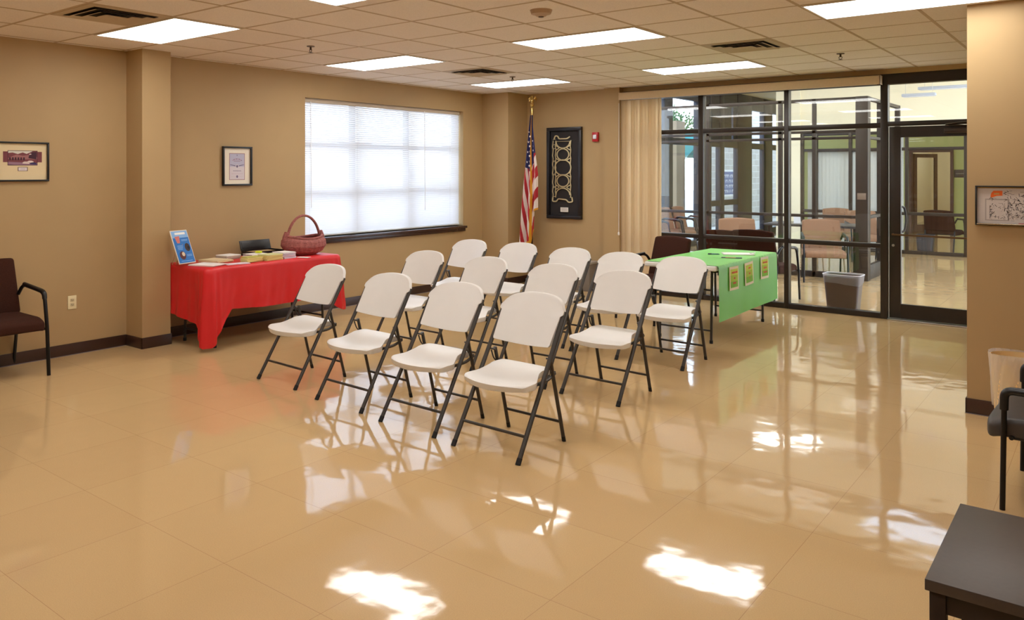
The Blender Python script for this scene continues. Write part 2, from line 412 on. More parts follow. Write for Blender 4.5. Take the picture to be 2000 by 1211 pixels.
# ================================================================ STOREFRONT (y = YF)
SF = YF
bm = B()
def fbar(x0, x1, z0, z1, d=.05): box(bm, x0, x1, SF-d, SF+d, z0, z1, .003)
posts = [(-1.10, -1.04), (-.035, .03), (1.03, 1.085), (2.075, 2.15)]
for a, b in posts: fbar(a, b, 0, 2.70)
fbar(3.24, 3.33, 0, 2.70)
fbar(-1.10, 3.33, 2.585, 2.70, .049)
for (a, b) in ((-1.04, -.035), (.03, 1.03), (1.085, 2.075)):
    fbar(a, b, 0, .06, .048); fbar(a, b, .775, .825, .046); fbar(a, b, 2.11, 2.165, .046)
fbar(2.15, 3.24, 2.125, 2.175, .048)
sf = struct(finish(bm, 'window_2', bronze_m))
def pane(x0, x1, z0, z1):
    bm = B(); box(bm, x0, x1, SF-.003, SF+.003, z0, z1); finish(bm, 'glass_pane', glass_m, sf)
for (a, b) in ((-1.04, -.035), (.03, 1.03), (1.085, 2.075)):
    pane(a, b, .06, .775); pane(a, b, .825, 2.11); pane(a, b, 2.165, 2.585)
pane(2.15, 3.24, 2.175, 2.585)
# glass door
dr = bpy.data.objects.new('door_1', None); C.objects.link(dr); dr['kind'] = 'structure'; dr.location = (2.695, SF, 0)
def dpart(name, m, fn, parent=dr):
    bm = B(); fn(bm); return finish(bm, name, m, parent)
L0, L1 = -.535, .535
def dleaf(bm):
    box(bm, L0, L0+.115, -.028, .022, .02, 2.118, .003); box(bm, L1-.115, L1, -.028, .022, .02, 2.118, .003)
    box(bm, L0+.115, L1-.115, -.027, .021, 2.0, 2.118); box(bm, L0+.115, L1-.115, -.027, .021, .02, .175)
dpart('leaf_frame', bronze_m, dleaf)
dpart('glass_pane', glass_m, lambda bm: box(bm, L0+.115, L1-.115, -.004, .0, .175, 2.0))
dpart('push_bar', mat('bronze_bar', s(120, 95, 70), .3, .7), lambda bm: (tube(bm, [(L0+.03, -.055, .935), (L1-.03, -.055, .925)], .011, 8), tube(bm, [(L0+.04, -.05, .935), (L0+.04, -.02, .935)], .012, 8), tube(bm, [(L1-.04, -.05, .925), (L1-.04, -.02, .925)], .012, 8)))
dpart('pull_handle', black_m, lambda bm: tube(bm, smooth_path([(L0+.09, .02, 1.24), (L0+.13, .075, 1.24), (L0+.15, .075, 1.1), (L0+.13, .075, .96), (L0+.09, .02, .96)], .05), .012, 8))
dpart('lock_cylinder', alu_m, lambda bm: tube(bm, [(L0+.04, -.036, .815), (L0+.04, -.02, .815)], .014, 14))
dpart('threshold', alu_m, lambda bm: box(bm, -.545, .545, -.09, .06, 0, .014, .004))
def closer(bm):
    box(bm, .0, .34, -.09, -.028, 2.03, 2.085, .006); tube(bm, [(.30, -.06, 2.10), (.05, -.13, 2.115), (.02, -.14, 2.12)], .008, 6); tube(bm, [(.02, -.14, 2.12), (.25, -.07, 2.15)], .008, 6)
dpart('door_closer', mat('closer_metal', s(70, 60, 52), .3, .6), closer)

# valance and gathered vertical blind
t = thing('blind_valance', 'long beige valance box across the top of the glass partition', 'valance', (.5, 4.0, 2.58))
bm = B(); box(bm, -1.60, 1.60, -.006, .0, 0, .098); box(bm, -1.60, 1.60, -.006, .11, .094, .10); box(bm, 1.595, 1.60, -.006, .11, 0, .098); box(bm, -1.60, -1.595, -.006, .02, 0, .098)
finish(bm, 'fascia', valance_m, t)
t = thing('vertical_blind', 'cream vertical blind vanes gathered at the left end of the glass wall', 'blind', (-.80, 4.03, .04))
bm = B(); box(bm, -.32, 2.85, .02, .05, 2.545, 2.575); finish(bm, 'head_track', alu_m, t)
for k in range(14):
    x = -.285+k*.042; a = math.radians(random.uniform(35, 70) if k % 3 else random.uniform(0, 30)); bm = B()
    def vf(u, v, a=a, x=x, k=k):
        s_ = (u-.5)*.089; c = .009*(1-(2*u-1)**2)
        return (x+s_*math.cos(a)-c*math.sin(a), .035+(s_*math.sin(a)+c*math.cos(a))*.45, v*2.54)
    grid(bm, vf, 6, 4); finish(bm, 'vane', vane_m, t, 70)
bm = B(); tube(bm, [(-.30, -.02, 2.5), (-.302, -.022, .75)], .004, 6); lathe(bm, [(0, .72), (.012, .73), (.014, .76), (.0, .78)], 10, M=Matrix.Translation((-.302, -.022, 0))); finish(bm, 'pull_cord', chalk_m, t)

# ================================================================ FOLDING CHAIRS
def lean(z): return -.25+.485*(z/.80)
def make_chair():
    t = thing('folding_chair', '', 'chair')
    # seat
    def top(u, v):
        uu = 2*u-1                       # -1..1 across, v 0 front .. 1 back
        y = -.245+v*.385
        hw = .240-.046*min(1, max(0, (v-.40)/.28))-.008*v
        if v < .18: hw -= .022*(1-v/.18)**2.2
        x = uu*hw
        yy = y+.07*abs(uu)**2.2*(1-v)**2
        z = .422+.040*(lambda q: q*q*(3-2*q))(min(1, max(0, (v-.40)/.42)))-.018*math.sin(PI*min(1, max(0, v)))*(1-uu*uu)-.012*max(0, 1-v*5)**2-.006*abs(uu)**6
        return Vector((x, yy, z))
    bm = B()
    nu, nv = 20, 16
    A = grid(bm, top, nu, nv)
    def under(u, v):
        p = top(u, v); uu = 2*u-1
        lip = .052 if v < .56 else .014
        return Vector((p.x*(.985), p.y+(.008 if v < .05 else 0), .432-lip-.006*(1-abs(uu))*(1 if v < .1 else 0)))
    Bv = grid(bm, under, nu, nv)
    for i in range(nu):
        bm.faces.new((A[i][0], Bv[i][0], Bv[i+1][0], A[i+1][0])); bm.faces.new((A[i][nv], A[i+1][nv], Bv[i+1][nv], Bv[i][nv]))
    for j in range(nv):
        bm.faces.new((A[0][j], A[0][j+1], Bv[0][j+1], Bv[0][j])); bm.faces.new((A[nu][j], Bv[nu][j], Bv[nu][j+1], A[nu][j+1]))
    o = finish(bm, 'seat', chalk_m, t, 180)
    md = o.modifiers.new('bevel', 'BEVEL'); md.width = .009; md.segments = 3; md.limit_method = 'ANGLE'; md.angle_limit = math.radians(40)
    # backrest
    def bf(u, v):
        uu = 2*u-1
        # outline
        zb = .578+.014*uu*uu
        zt = .873-.026*uu*uu-.022*uu**4-.024*abs(uu)**10
        z = zb+v*(zt-zb)
        q = (z-.578)/(.745-.578)
        hw = .212+.010*min(1, max(0, q))
        if z > .768 or v > .86: hw = .239
        if v > .9: hw -= .010*((v-.9)/.1)**2
        if v < .03: hw -= .006
        bow = .030*(1-uu*uu)
        return Vector((uu*hw, lean(z)+.004+bow+.010*(1-v)**2*0, z))
    bm = B(); shell(bm, bf, 24, 20, lambda u, v: (0, -.026, .0)); 
    o = finish(bm, 'backrest', chalk_m, t, 180)
    md = o.modifiers.new('bevel', 'BEVEL'); md.width = .008; md.segments = 3; md.limit_method = 'ANGLE'; md.angle_limit = math.radians(40)
    for sx in (-1, 1):
        bm = B(); tube(bm, [(sx*.241, lean(.03), .03), (sx*.230, lean(.785), .785)], .0150, 10, ry=.0115)
        f = finish(bm, 'front_leg', frame_m, t)
        bm = B(); tube(bm, [(sx*.2415, lean(0)+.0, .0), (sx*.241, lean(.032), .032)], .0165, 10, ry=.0135); finish(bm, 'foot_cap', rubber_m, f)
        bm = B(); tube(bm, [(sx*.212, .2405, .03), (sx*.208, .105, .535)], .0130, 10, ry=.0100)
        f = finish(bm, 'rear_leg', frame_m, t)
        bm = B(); tube(bm, [(sx*.212, .2485, 0), (sx*.212, .240, .032)], .0135, 10, ry=.0115); finish(bm, 'foot_cap', rubber_m, f)
        bm = B(); tube(bm, smooth_path([(sx*.205, -.06, .392), (sx*.205, .09, .398), (sx*.203, .165, .425)], .03), .010, 8)
        finish(bm, 'seat_rail', frame_m, t)
        bm = B(); tube(bm, smooth_path([(sx*.206, .165, .425), (sx*.212, .10, .455), (sx*.214, .075, .52)], .04), .005, 6)
        tube(bm, [(sx*.195, lean(.53)+.02, .525), (sx*.242, lean(.53)+.0, .53)], .006, 8)
        finish(bm, 'hinge_link', frame_m, t)
    bm = B(); tube(bm, [(-.239, lean(.135), .135), (.239, lean(.135), .135)], .0088, 8); finish(bm, 'front_crossbar', frame_m, t)
    bm = B(); tube(bm, [(-.212, .215, .125), (.212, .215, .125)], .0085, 8); finish(bm, 'rear_crossbar', frame_m, t)
    bm = B(); tube(bm, [(-.205, .165, .43), (.205, .165, .43)], .008, 8); finish(bm, 'seat_rear_bar', frame_m, t)
    bm = B(); tube(bm, [(-.228, lean(.41), .392), (.228, lean(.41), .392)], .008, 8); finish(bm, 'seat_pivot_bar', frame_m, t)
    return t
CH = [(-.886, -1.523, 'white folding chair at the left end of the nearest row, before the red table'),
      (-.082, -1.614, 'white folding chair second from the left in the nearest row'),
      (.628, -1.679, 'white folding chair third from the left in the nearest row'),
      (1.292, -1.729, 'white folding chair nearest the viewer, right end of the nearest row'),
      (-1.0, -.20, 'white folding chair at the left end of the middle row'),
      (-.22, -.265, 'white folding chair second from the left in the middle row'),
      (.54, -.345, 'white folding chair third from the left in the middle row'),
      (1.195, -.39, 'white folding chair at the right end of the middle row'),
      (-1.45, 1.03, 'white folding chair at the left end of the far row, below the window'),
      (-.81, 1.055, 'white folding chair in the far row, in front of the flag'),
      (-.09, .915, 'white folding chair in the far row, below the framed metal artwork'),
      (.51, .835, 'white folding chair in the far row, before the gathered vertical blind'),
      (1.12, .82, 'white folding chair at the right end of the far row, by the green table')]
c0 = make_chair()
for k, (x, y, l) in enumerate(CH):
    rz = math.radians(-2.5+random.uniform(-.8, .8))
    if k == 0: c0.location = (x, y, 0); c0.rotation_euler = (0, 0, rz); c0['label'] = l; c0['group'] = 'white folding chairs in three rows'
    else: dup(c0, (x, y, 0), rz, l, 'white folding chairs in three rows')

# ================================================================ ARMCHAIRS
def armchair(name, label, loc, rz, fab, metal=blackmetal_m, W=.56, seat_z=.47, back_z=.90, arm_z=.665, group=None, straight=False):
    """faces -Y; origin at floor centre"""
    t = thing(name, label, 'chair', loc, rz, group); hw = W/2
    sw = hw-.018
    def sf_(u, v):
        uu = 2*u-1; y = (-.35 if straight else -.27)+v*(.58 if straight else .50)
        e = .02*abs(uu)**6
        z = seat_z-.012*(1-uu*uu)*math.sin(PI*v)-.035*max(0, 1-v*4)**2-.012*abs(uu)**6
        return Vector((uu*sw, y+e*(1-v), z))
    bm = B(); shell(bm, sf_, 14, 12, lambda u, v: (0, 0, -.105+.03*max(0, 1-v*3)))
    o = finish(bm, 'seat', fab, t, 180); md = o.modifiers.new('bevel', 'BEVEL'); md.width = .022; md.segments = 4; md.limit_method = 'ANGLE'; md.angle_limit = math.radians(40)
    z0 = seat_z-.02
    def bk(u, v):
        uu = 2*u-1; z = z0+v*(back_z-z0)-.02*uu*uu*v
        w_ = sw*(1-.06*v)
        return Vector((uu*w_, .20+.10*v-.03*math.sin(PI*v)*(1-uu*uu)+.025*(1-uu*uu), z))
    bm = B(); shell(bm, bk, 14, 12, lambda u, v: (0, .055, 0))
    o = finish(bm, 'backrest', fab, t, 180); md = o.modifiers.new('bevel', 'BEVEL'); md.width = .022; md.segments = 4; md.limit_method = 'ANGLE'; md.angle_limit = math.radians(40)
    for sx in (-1, 1):
        if straight:
            bm = B(); tube(bm, smooth_path([(sx*hw, -.27, 0), (sx*hw, -.262, arm_z), (sx*hw, .20, arm_z), (sx*(hw-.02), .24, arm_z-.08)], .035, 6), .0125, 10)
            f = finish(bm, 'front_leg_and_arm', metal, t)
            bm = B(); tube(bm, smooth_path([(sx*hw, -.264, arm_z-.09), (sx*hw, -.262, arm_z+.004), (sx*hw, .19, arm_z+.004)], .04, 6), .0195, 10)
            finish(bm, 'arm_pad', black_m, f)
            bm = B(); tube(bm, smooth_path([(sx*(hw-.03), .325, 0), (sx*(hw-.035), .235, seat_z-.05), (sx*(hw-.04), .262, back_z-.12)], .06, 5), .013, 10)
            finish(bm, 'rear_leg', metal, t); continue
        bm = B(); tube(bm, smooth_path([(sx*(hw-.002), -.27, 0), (sx*(hw-.005), -.245, .40), (sx*(hw-.005), -.195, arm_z-.01), (sx*(hw-.012), .18, arm_z+.025), (sx*(hw-.03), .235, arm_z-.06)], .07, 6), .0145, 10)
        f = finish(bm, 'front_leg_and_arm', metal, t)
        bm = B(); tube(bm, smooth_path([(sx*(hw-.006), -.205, arm_z-.06), (sx*(hw-.005), -.195, arm_z-.004), (sx*(hw-.008), .0, arm_z+.012), (sx*(hw-.012), .16, arm_z+.026)], .07, 6), .0185, 10, ry=.019)
        finish(bm, 'arm_pad', black_m, f)
        bm = B(); tube(bm, smooth_path([(sx*(hw-.03), .325, 0), (sx*(hw-.035), .235, seat_z-.05), (sx*(hw-.04), .262, arm_z-.02)], .06, 5), .013, 10)
        finish(bm, 'rear_leg', metal, t)
    bm = B(); tube(bm, [(-hw+.01, -.235, seat_z-.10), (hw-.01, -.235, seat_z-.10)], .011, 8); tube(bm, [(-hw+.03, .22, seat_z-.09), (hw-.03, .22, seat_z-.09)], .011, 8)
    for sx in (-1, 1): tube(bm, [(sx*(hw-.03), -.235, seat_z-.10), (sx*(hw-.03), .22, seat_z-.09)], .011, 8)
    finish(bm, 'seat_frame', metal, t)
    return t
armchair('armchair', 'dark brown upholstered armchair against the left wall, cut by the left edge', (-2.81, -3.015, 0), PI/2, brownfab_m, back_z=.92)
armchair('armchair', 'dark brown armchair behind the green table, beside the gathered blind', (.13, 2.50, 0), math.radians(-18), brownfab_m, W=.58)
armchair('armchair', 'black metal armchair with grey seat at the right edge, behind the dark side table', (3.975, -.675, 0), math.radians(-92.5), vinyl_m, W=.67, seat_z=.45, arm_z=.575, back_z=.82, straight=True)

# ================================================================ LEFT WALL PICTURES
def picture(name, label, cat, loc, rz, W, H, depth, bar, frame_mat, back_mat, art):
    t = thing(name, label, cat, loc, rz)
    bm = B()
    for (a, b, c, d) in ((-W/2, W/2, H/2-bar, H/2), (-W/2, W/2, -H/2, -H/2+bar), (-W/2, -W/2+bar, -H/2+bar, H/2-bar), (W/2-bar, W/2, -H/2+bar, H/2-bar)):
        box(bm, a, b, -depth, 0, c, d, .002)
    finish(bm, 'frame', frame_mat, t)
    bm = B(); box(bm, -W/2+bar, W/2-bar, -.008, -.001, -H/2+bar, H/2-bar); finish(bm, 'mat_board', back_mat, t)
    art(t)
    return t
def flat(bm, x0, x1, z0, z1, y, mi=0):
    v = [bm.verts.new(p) for p in ((x0, y, z0), (x1, y, z0), (x1, y, z1), (x0, y, z1))]; bm.faces.new(v).material_index = mi
def poly(bm, pts, y, mi=0):
    bm.faces.new([bm.verts.new((p[0], y, p[1])) for p in pts]).material_index = mi
M_ = lambda n, r, g, b, ro=.7: mat(n, s(r, g, b), ro)
def art_photo(t):
    bm = B(); y = -.0095
    cols = [M_('photo_maroon', 120, 60, 66), M_('photo_sky', 214, 208, 196), M_('photo_dark', 64, 28, 44), M_('photo_rose', 158, 104, 104), M_('photo_road', 150, 116, 134), M_('photo_white', 224, 204, 196), M_('photo_navy', 52, 44, 92)]
    flat(bm, -.155, .155, -.005, .085-.17+.10+.07, y, 0)
    x0, x1, z0, z1 = -.115, .115, -.028, .09
    flat(bm, x0-.004, x1+.004, z0-.004, z1+.004, y-.0002, 2)
    flat(bm, x0, x1, z0, z1, y-.0004, 0)
    poly(bm, [(x0, .072), (-.08, .076), (-.04, .064), (0, .078), (.03, .066), (.06, .08), (.08, z1), (x0, z1)], y-.0006, 1)
    poly(bm, [(x0, .03), (-.05, .06), (0, .05), (.05, .058), (x1, .04), (x1, .02), (x0, .02)], y-.0006, 3)
    for k in range(6): flat(bm, -.108+k*.022, -.094+k*.022, .012, .036, y-.0008, 2)
    poly(bm, [(x0, z0), (x1, z0), (x1, -.012), (x0, -.002)], y-.0008, 4)
    for cx_, cz in ((.025, -.008), (.062, .0), (.085, -.014)):
        poly(bm, [(cx_-.028, cz-.008), (cx_+.028, cz-.011), (cx_+.024, cz+.003), (cx_+.008, cz+.009), (cx_-.012, cz+.009), (cx_-.026, cz+.002)], y-.001, 5 if cx_ != .085 else 6)
    poly(bm, [(.045, .03), (.11, .02), (.112, .085), (.075, .082), (.05, .055)], y-.0009, 2)
    poly(bm, [(.05, .058), (.07, .062), (.066, .068), (.052, .066)], y-.001, 5)
    finish(bm, 'photograph', cols, t, normals=False)
    bm = B(); flat(bm, -.04, .04, -.08, -.046, y, 0); flat(bm, -.034, .034, -.076, -.05, y-.0003, 1)
    for k in range(2): flat(bm, -.02, .02, -.061-k*.006, -.0595-k*.006, y-.0006, 2)
    finish(bm, 'caption_plate', [M_('plate_edge', 110, 84, 70), M_('plate_white', 226, 214, 214), M_('ink_grey', 120, 100, 110)], t, normals=False)
picture('picture_frame', 'black framed reddish street photograph in cream mat, above the brown armchair', 'picture', (XL, -2.70, 1.712), PI/2, .42, .335, .028, .014, black_m, cream_paper_m, art_photo)
def art_cert(t):
    bm = B(); y = -.0095
    cols = [M_('cert_edge', 150, 96, 110), M_('cert_lilac', 186, 184, 206), M_('cert_pale', 214, 206, 212), M_('cert_ink', 110, 96, 130), M_('cert_rose', 190, 150, 168)]
    flat(bm, -.095, .095, -.145, .135, y, 0); flat(bm, -.09, .09, -.14, .13, y-.0003, 2); flat(bm, -.09, .09, -.005, .13, y-.0005, 1)
    poly(bm, [(-.008, .118), (.008, .118), (0, .106)], y-.0007, 3)
    for k in range(12):
        a0 = PI*(.2+.6*k/12); a1 = PI*(.2+.6*(k+1)/12)
        poly(bm, [(math.cos(a0)*.075, .03+math.sin(a0)*.05), (math.cos(a1)*.075, .03+math.sin(a1)*.05), (math.cos(a1)*.066, .03+math.sin(a1)*.042), (math.cos(a0)*.066, .03+math.sin(a0)*.042)], y-.0007, 4 if k % 3 else 3)
    for k in range(9): flat(bm, -.04+k*.009, -.034+k*.009, .05, .056, y-.0008, 0)
    poly(bm, [(-.085, .012), (-.02, -.002), (-.02, .006), (-.085, .018)], y-.0008, 3); poly(bm, [(.085, .012), (.02, -.002), (.02, .006), (.085, .018)], y-.0008, 3)
    poly(bm, [(.018*math.cos(a), -.002+.02*math.sin(a)) for a in [2*PI*k/14 for k in range(14)]], y-.0009, 2); poly(bm, [(.012*math.cos(a), -.002+.014*math.sin(a)) for a in [2*PI*k/14 for k in range(14)]], y-.001, 3)
    for k in range(14): flat(bm, -.05+k*.0072, -.0455+k*.0072, -.052-.003*(k % 2), -.046, y-.0008, 3)
    for z in (-.075, -.085, -.11): flat(bm, -.07, .07, z, z+.0015, y-.0008, 4)
    poly(bm, [(.011*math.cos(a), -.11+.014*math.sin(a)) for a in [2*PI*k/12 for k in range(12)]], y-.001, 3)
    finish(bm, 'certificate', cols, t, normals=False)
picture('certificate_frame', 'black framed lavender certificate above the red table', 'picture', (XL, -.577, 1.683), PI/2, .36, .412, .03, .018, black_m, ivory_board_m, art_cert)
# right wall map
def art_map(t):
    y = -.0095; bm = B()
    cols = [M_('map_paper', 206, 196, 190), M_('map_grey', 170, 160, 154), M_('map_ink', 60, 54, 56), M_('map_orange', 240, 110, 40), M_('map_yellow', 206, 160, 90), M_('map_red', 180, 60, 70)]
    flat(bm, -.20, .20, -.118, .118, y, 0)
    flat(bm, -.165, -.03, -.10, .045, y-.0003, 1); flat(bm, -.158, -.04, -.094, .036, y-.0005, 0)
    poly(bm, [(-.135, .06), (-.13, .083), (-.118, .098), (-.068, .098), (-.068, .066), (-.10, .064), (-.128, .052)], y-.0007, 3); flat(bm, -.115, -.085, .072, .083, y-.0009, 4)
    rnd = random.Random(3)
    for k in range(420):
        x = rnd.uniform(-.14, .17); z = rnd.uniform(-.10, .10)
        if rnd.random() > .4+.6*math.exp(-((x-.03)**2/.012+(z+.02)**2/.006)): continue
        if z > .05 and x < -.06: continue
        a = rnd.uniform(0, PI); l = rnd.uniform(.003, .012); wd = rnd.uniform(.0007, .002)
        dx, dz = math.cos(a)*l, math.sin(a)*l; nx, nz = -math.sin(a)*wd, math.cos(a)*wd
        poly(bm, [(x-dx-nx, z-dz-nz), (x+dx-nx, z+dz-nz), (x+dx+nx, z+dz+nz), (x-dx+nx, z-dz+nz)], y-.0008-k*1e-6, 2 if rnd.random() < .75 else 1)
    for k in range(18): flat(bm, .03+k*.006, .034+k*.006, .086, .094, y-.0008, 1)
    for k in range(8): flat(bm, -.14, -.135+.004*(k % 3), -.085+k*.011, -.079+k*.011, y-.0012, 2); 
    flat(bm, .02, .05, -.117, -.113, y-.001, 5)
    finish(bm, 'map_print', cols, t, normals=False)
    bm = B(); flat(bm, -.205, .205, .1155, .1215, -.012, 0); finish(bm, 'gold_fillet', gold_m, t, normals=False)
    bm = B(); box(bm, -.21, .21, -.034, -.03, -.126, -.119, .001); finish(bm, 'polished_lower_lip', mat('silver_lip', s(200, 186, 160), .2, .9), t)
picture('framed_map', 'black framed map with orange patch and scribbled marks on the right wall', 'picture', (3.60, .70, 1.405), 0, .44, .262, .03, .010, black_m, M_('map_paper', 206, 196, 190), art_map)

# gasket art: shadow box with pale metal cut-outs
t = thing('framed_metal_art', 'tall black shadow box with pale metal ring artwork and small plaque', 'artwork', (-2.005, 4.10, 1.60))
W, H = .575, 1.30
bm = B()
for (a, b, c, d) in ((-W/2, W/2, H/2-.05, H/2), (-W/2, W/2, -H/2, -H/2+.05), (-W/2, -W/2+.05, -H/2+.05, H/2-.05), (W/2-.05, W/2, -H/2+.05, H/2-.05)): box(bm, a, b, -.05, 0, c, d, .004)
finish(bm, 'frame', mat('black_shadow_frame', s(26, 22, 26), .35), t)
bm = B(); box(bm, -W/2+.05, W/2-.05, -.012, -.002, -H/2+.05, H/2-.05); finish(bm, 'backing_board', mat('charcoal_board', s(42, 38, 40), .85), t)
bm = B()
def ringp(cx_, cz, r, w_=.012, sx=1, a0=0, a1=2*PI, n=28):
    pts = [(cx_+sx*r*math.cos(a0+(a1-a0)*k/n), -.028, cz+r*math.sin(a0+(a1-a0)*k/n)) for k in range(n+1)]
    tube(bm, pts, w_, 6, ry=.004)
ax = -.01
for cz, r in ((.275, .085), (.08, .115), (-.12, .085)): ringp(ax, cz, r, .009)
ringp(ax, .47, .10, .009, 1, PI, 2*PI, 14); ringp(ax, -.33, .10, .009, 1, 0, PI, 14)
tube(bm, [(ax-.10, -.028, .47), (ax+.10, -.028, .47)], .007, 6, ry=.004)
for sx, xo in ((-1, -.155), (-1, -.115), (1, .10)):
    pts = [(xo+.005*math.sin(k*2.1), -.028, -.37+k*.045) for k in range(20)]
    tube(bm, pts, .0065 if xo != .10 else .008, 6, ry=.004)
for z in (.50, .42, .36, .18, .165, -.02, -.035, -.21, -.225, -.36): tube(bm, [(-.155, -.028, z), (-.115, -.028, z+.006)], .007, 6, ry=.004)
for cz in (.375, .185, -.025, -.215):
    for sx in (-1, 1):
        tube(bm, smooth_path([(ax+sx*.105, -.028, cz+.035), (ax+sx*.045, -.028, cz), (ax+sx*.105, -.028, cz-.035)], .03), .008, 6, ry=.004)
    tube(bm, [(ax-.05, -.028, cz), (ax+.05, -.028, cz)], .009, 6, ry=.004)
tube(bm, smooth_path([(-.155, -.028, -.37), (-.16, -.028, -.43), (-.10, -.028, -.43), (-.08, -.028, -.39), (.04, -.028, -.40), (.07, -.028, -.44), (.13, -.028, -.43), (.12, -.028, -.36)], .02), .011, 6, ry=.004)
tube(bm, smooth_path([(-.14, -.028, .50), (-.12, -.028, .56), (-.08, -.028, .55), (-.07, -.028, .51), (.05, -.028, .51), (.09, -.028, .54)], .02), .010, 6, ry=.004)
for v_ in bm.verts: v_.co.x = -.01+(v_.co.x+.01)*1.16-.012; v_.co.z = .065+(v_.co.z-.065)*.95
finish(bm, 'metal_gasket', brass_m, t)
bm = B(); box(bm, -.085, .075, -.016, -.012, -.565, -.475, .002); o = finish(bm, 'plaque', black_m, t)
bm = B(); flat(bm, -.07, .06, -.552, -.488, -.0165, 0)
for k in range(4): flat(bm, -.055, .045, -.502-k*.011, -.499-k*.011, -.0168, 1)
finish(bm, 'plaque_text', [white_m, M_('ink_grey', 120, 100, 110)], o, normals=False)
# fire alarm strobe
t = thing('fire_alarm_strobe', 'small red fire alarm strobe with white lens on the wall right of the artwork', 'fire alarm', (-1.50, 4.10, 2.10))
bm = B(); box(bm, -.045, .045, -.04, 0, -.065, .065, .006); finish(bm, 'housing', red_m, t)
bm = B(); box(bm, -.028, .028, -.055, -.038, -.03, .03, .01); finish(bm, 'lens', mat('strobe_lens', s(225, 225, 235), .15), t)

# ================================================================ FLAG
t = thing('flag_stand', 'dark flagpole with gold eagle standing in the corner', 'flagpole', (-2.37, 3.80, 0))
bm = B(); lathe(bm, [(0, 0), (.15, 0), (.15, .02), (.11, .04), (.04, .06), (.025, .10), (0, .10)], 28); finish(bm, 'base', gold_m, t)
bm = B(); tube(bm, [(0, 0, .08), (0, 0, 2.44)], .013, 12); finish(bm, 'pole', mat('dark_oak_pole', s(58, 36, 28), .4), t)
bm = B()
lathe(bm, [(0, 2.42), (.016, 2.42), (.018, 2.52), (.012, 2.54), (.022, 2.55), (.030, 2.57), (.022, 2.595), (0, 2.60)], 16)
# eagle body, head and two raised wings
lathe(bm, [(0, 2.585), (.014, 2.59), (.024, 2.62), (.022, 2.65), (.012, 2.672), (.013, 2.685), (.006, 2.70), (0, 2.702)], 12)
tube(bm, [(0, -.008, 2.69), (-.018, -.014, 2.685), (-.024, -.016, 2.678)], [.006, .004, .001], 6)
for sx in (-1, 1):
    def wing(u, v, sx=sx):
        return (sx*(.012+.052*v+.006*math.sin(u*6)), .012+.01*math.sin(v*3), 2.655+.035*math.sin(v*2.6)-.075*u*(.35+.65*v)+.01*u)
    shell(bm, wing, 6, 8, lambda u, v: (0, .006, 0))
finish(bm, 'eagle_finial', gold_m, t)
# the cloth
FZ1, FZ0 = 2.40, .60
def fprof(u, v):
    """u around folds 0..1, v down 0..1 -> point in local coords"""
    z = FZ1-(FZ1-FZ0)*v
    wl = -.02-.15*v**.9; wr = .015+.13*min(1, v*1.6)**1.2-.02*v
    x = wl+(wr-wl)*u
    amp = .014+.035*min(1, v*1.5)
    y = -.03-amp*(1+math.sin(u*4.6*PI+.6+.8*v))*.9
    zz = z
    if u > .58:      # the shorter right-hand fold ends higher
        k = min(1, (u-.58)/.05); zz = FZ1-(FZ1-(FZ0+.42*k*(1 if u > .66 else .35)))*v
    zz += -.13*(.62-u)*v+.02
    return Vector((x, y, zz))
def flagcol(u, v):
    if v > .982: return 3
    if .52 < u < .585: return 3
    if u > .58:
        uu = (u-.58)/.42
        if v < .42-.02*uu: return 2
        return 1 if int((uu*1.2+v*9)*1.0) % 2 == 0 else 0
    uu = u/.52
    if v < .44-.05*(1-uu): return 2
    return 1 if int((uu*5.6-v*9+30)) % 2 == 0 else 0
bm = B(); grid(bm, fprof, 150, 260, mf=flagcol)
star_pts = []
def star(bm, c, r, mi):
    ps = []
    for k in range(10):
        a = PI/2+k*PI/5; rr = r if k % 2 == 0 else r*.42; ps.append(bm.verts.new((c[0]+rr*math.cos(a), c[1]-.004, c[2]+rr*math.sin(a))))
    cc = bm.verts.new((c[0], c[1]-.005, c[2]))
    for k in range(10): bm.faces.new((ps[k], ps[(k+1) % 10], cc)).material_index = mi
for r_ in range(9):
    for c_ in range(2):
        v = .09+r_*.038; u = (.12 if r_ % 2 else .25)+c_*.23
        if u < .5 and (v > .15 or c_ == 0) and v < .42-.05*(1-u/.52): p = fprof(u, v); star(bm, p, .021 if v > .14 else .014, 0)
for r_ in range(4):
    v = .22+r_*.05; u = .72+(.12 if r_ % 2 else 0); p = fprof(u, v); star(bm, p, .019, 0)
o = finish(bm, 'flag', [mat('flag_white', s(225, 212, 205), .7, sheen=.2), mat('flag_red', s(170, 22, 36), .7, sheen=.2), mat('flag_blue', s(24, 26, 84), .7, sheen=.2), mat('flag_gold_fringe', s(214, 150, 30), .6)], None, 60, normals=False)
o.location = (-2.345, 3.80, 0); tag(o, 'folded United States flag with gold fringe hanging from the corner pole', 'flag')

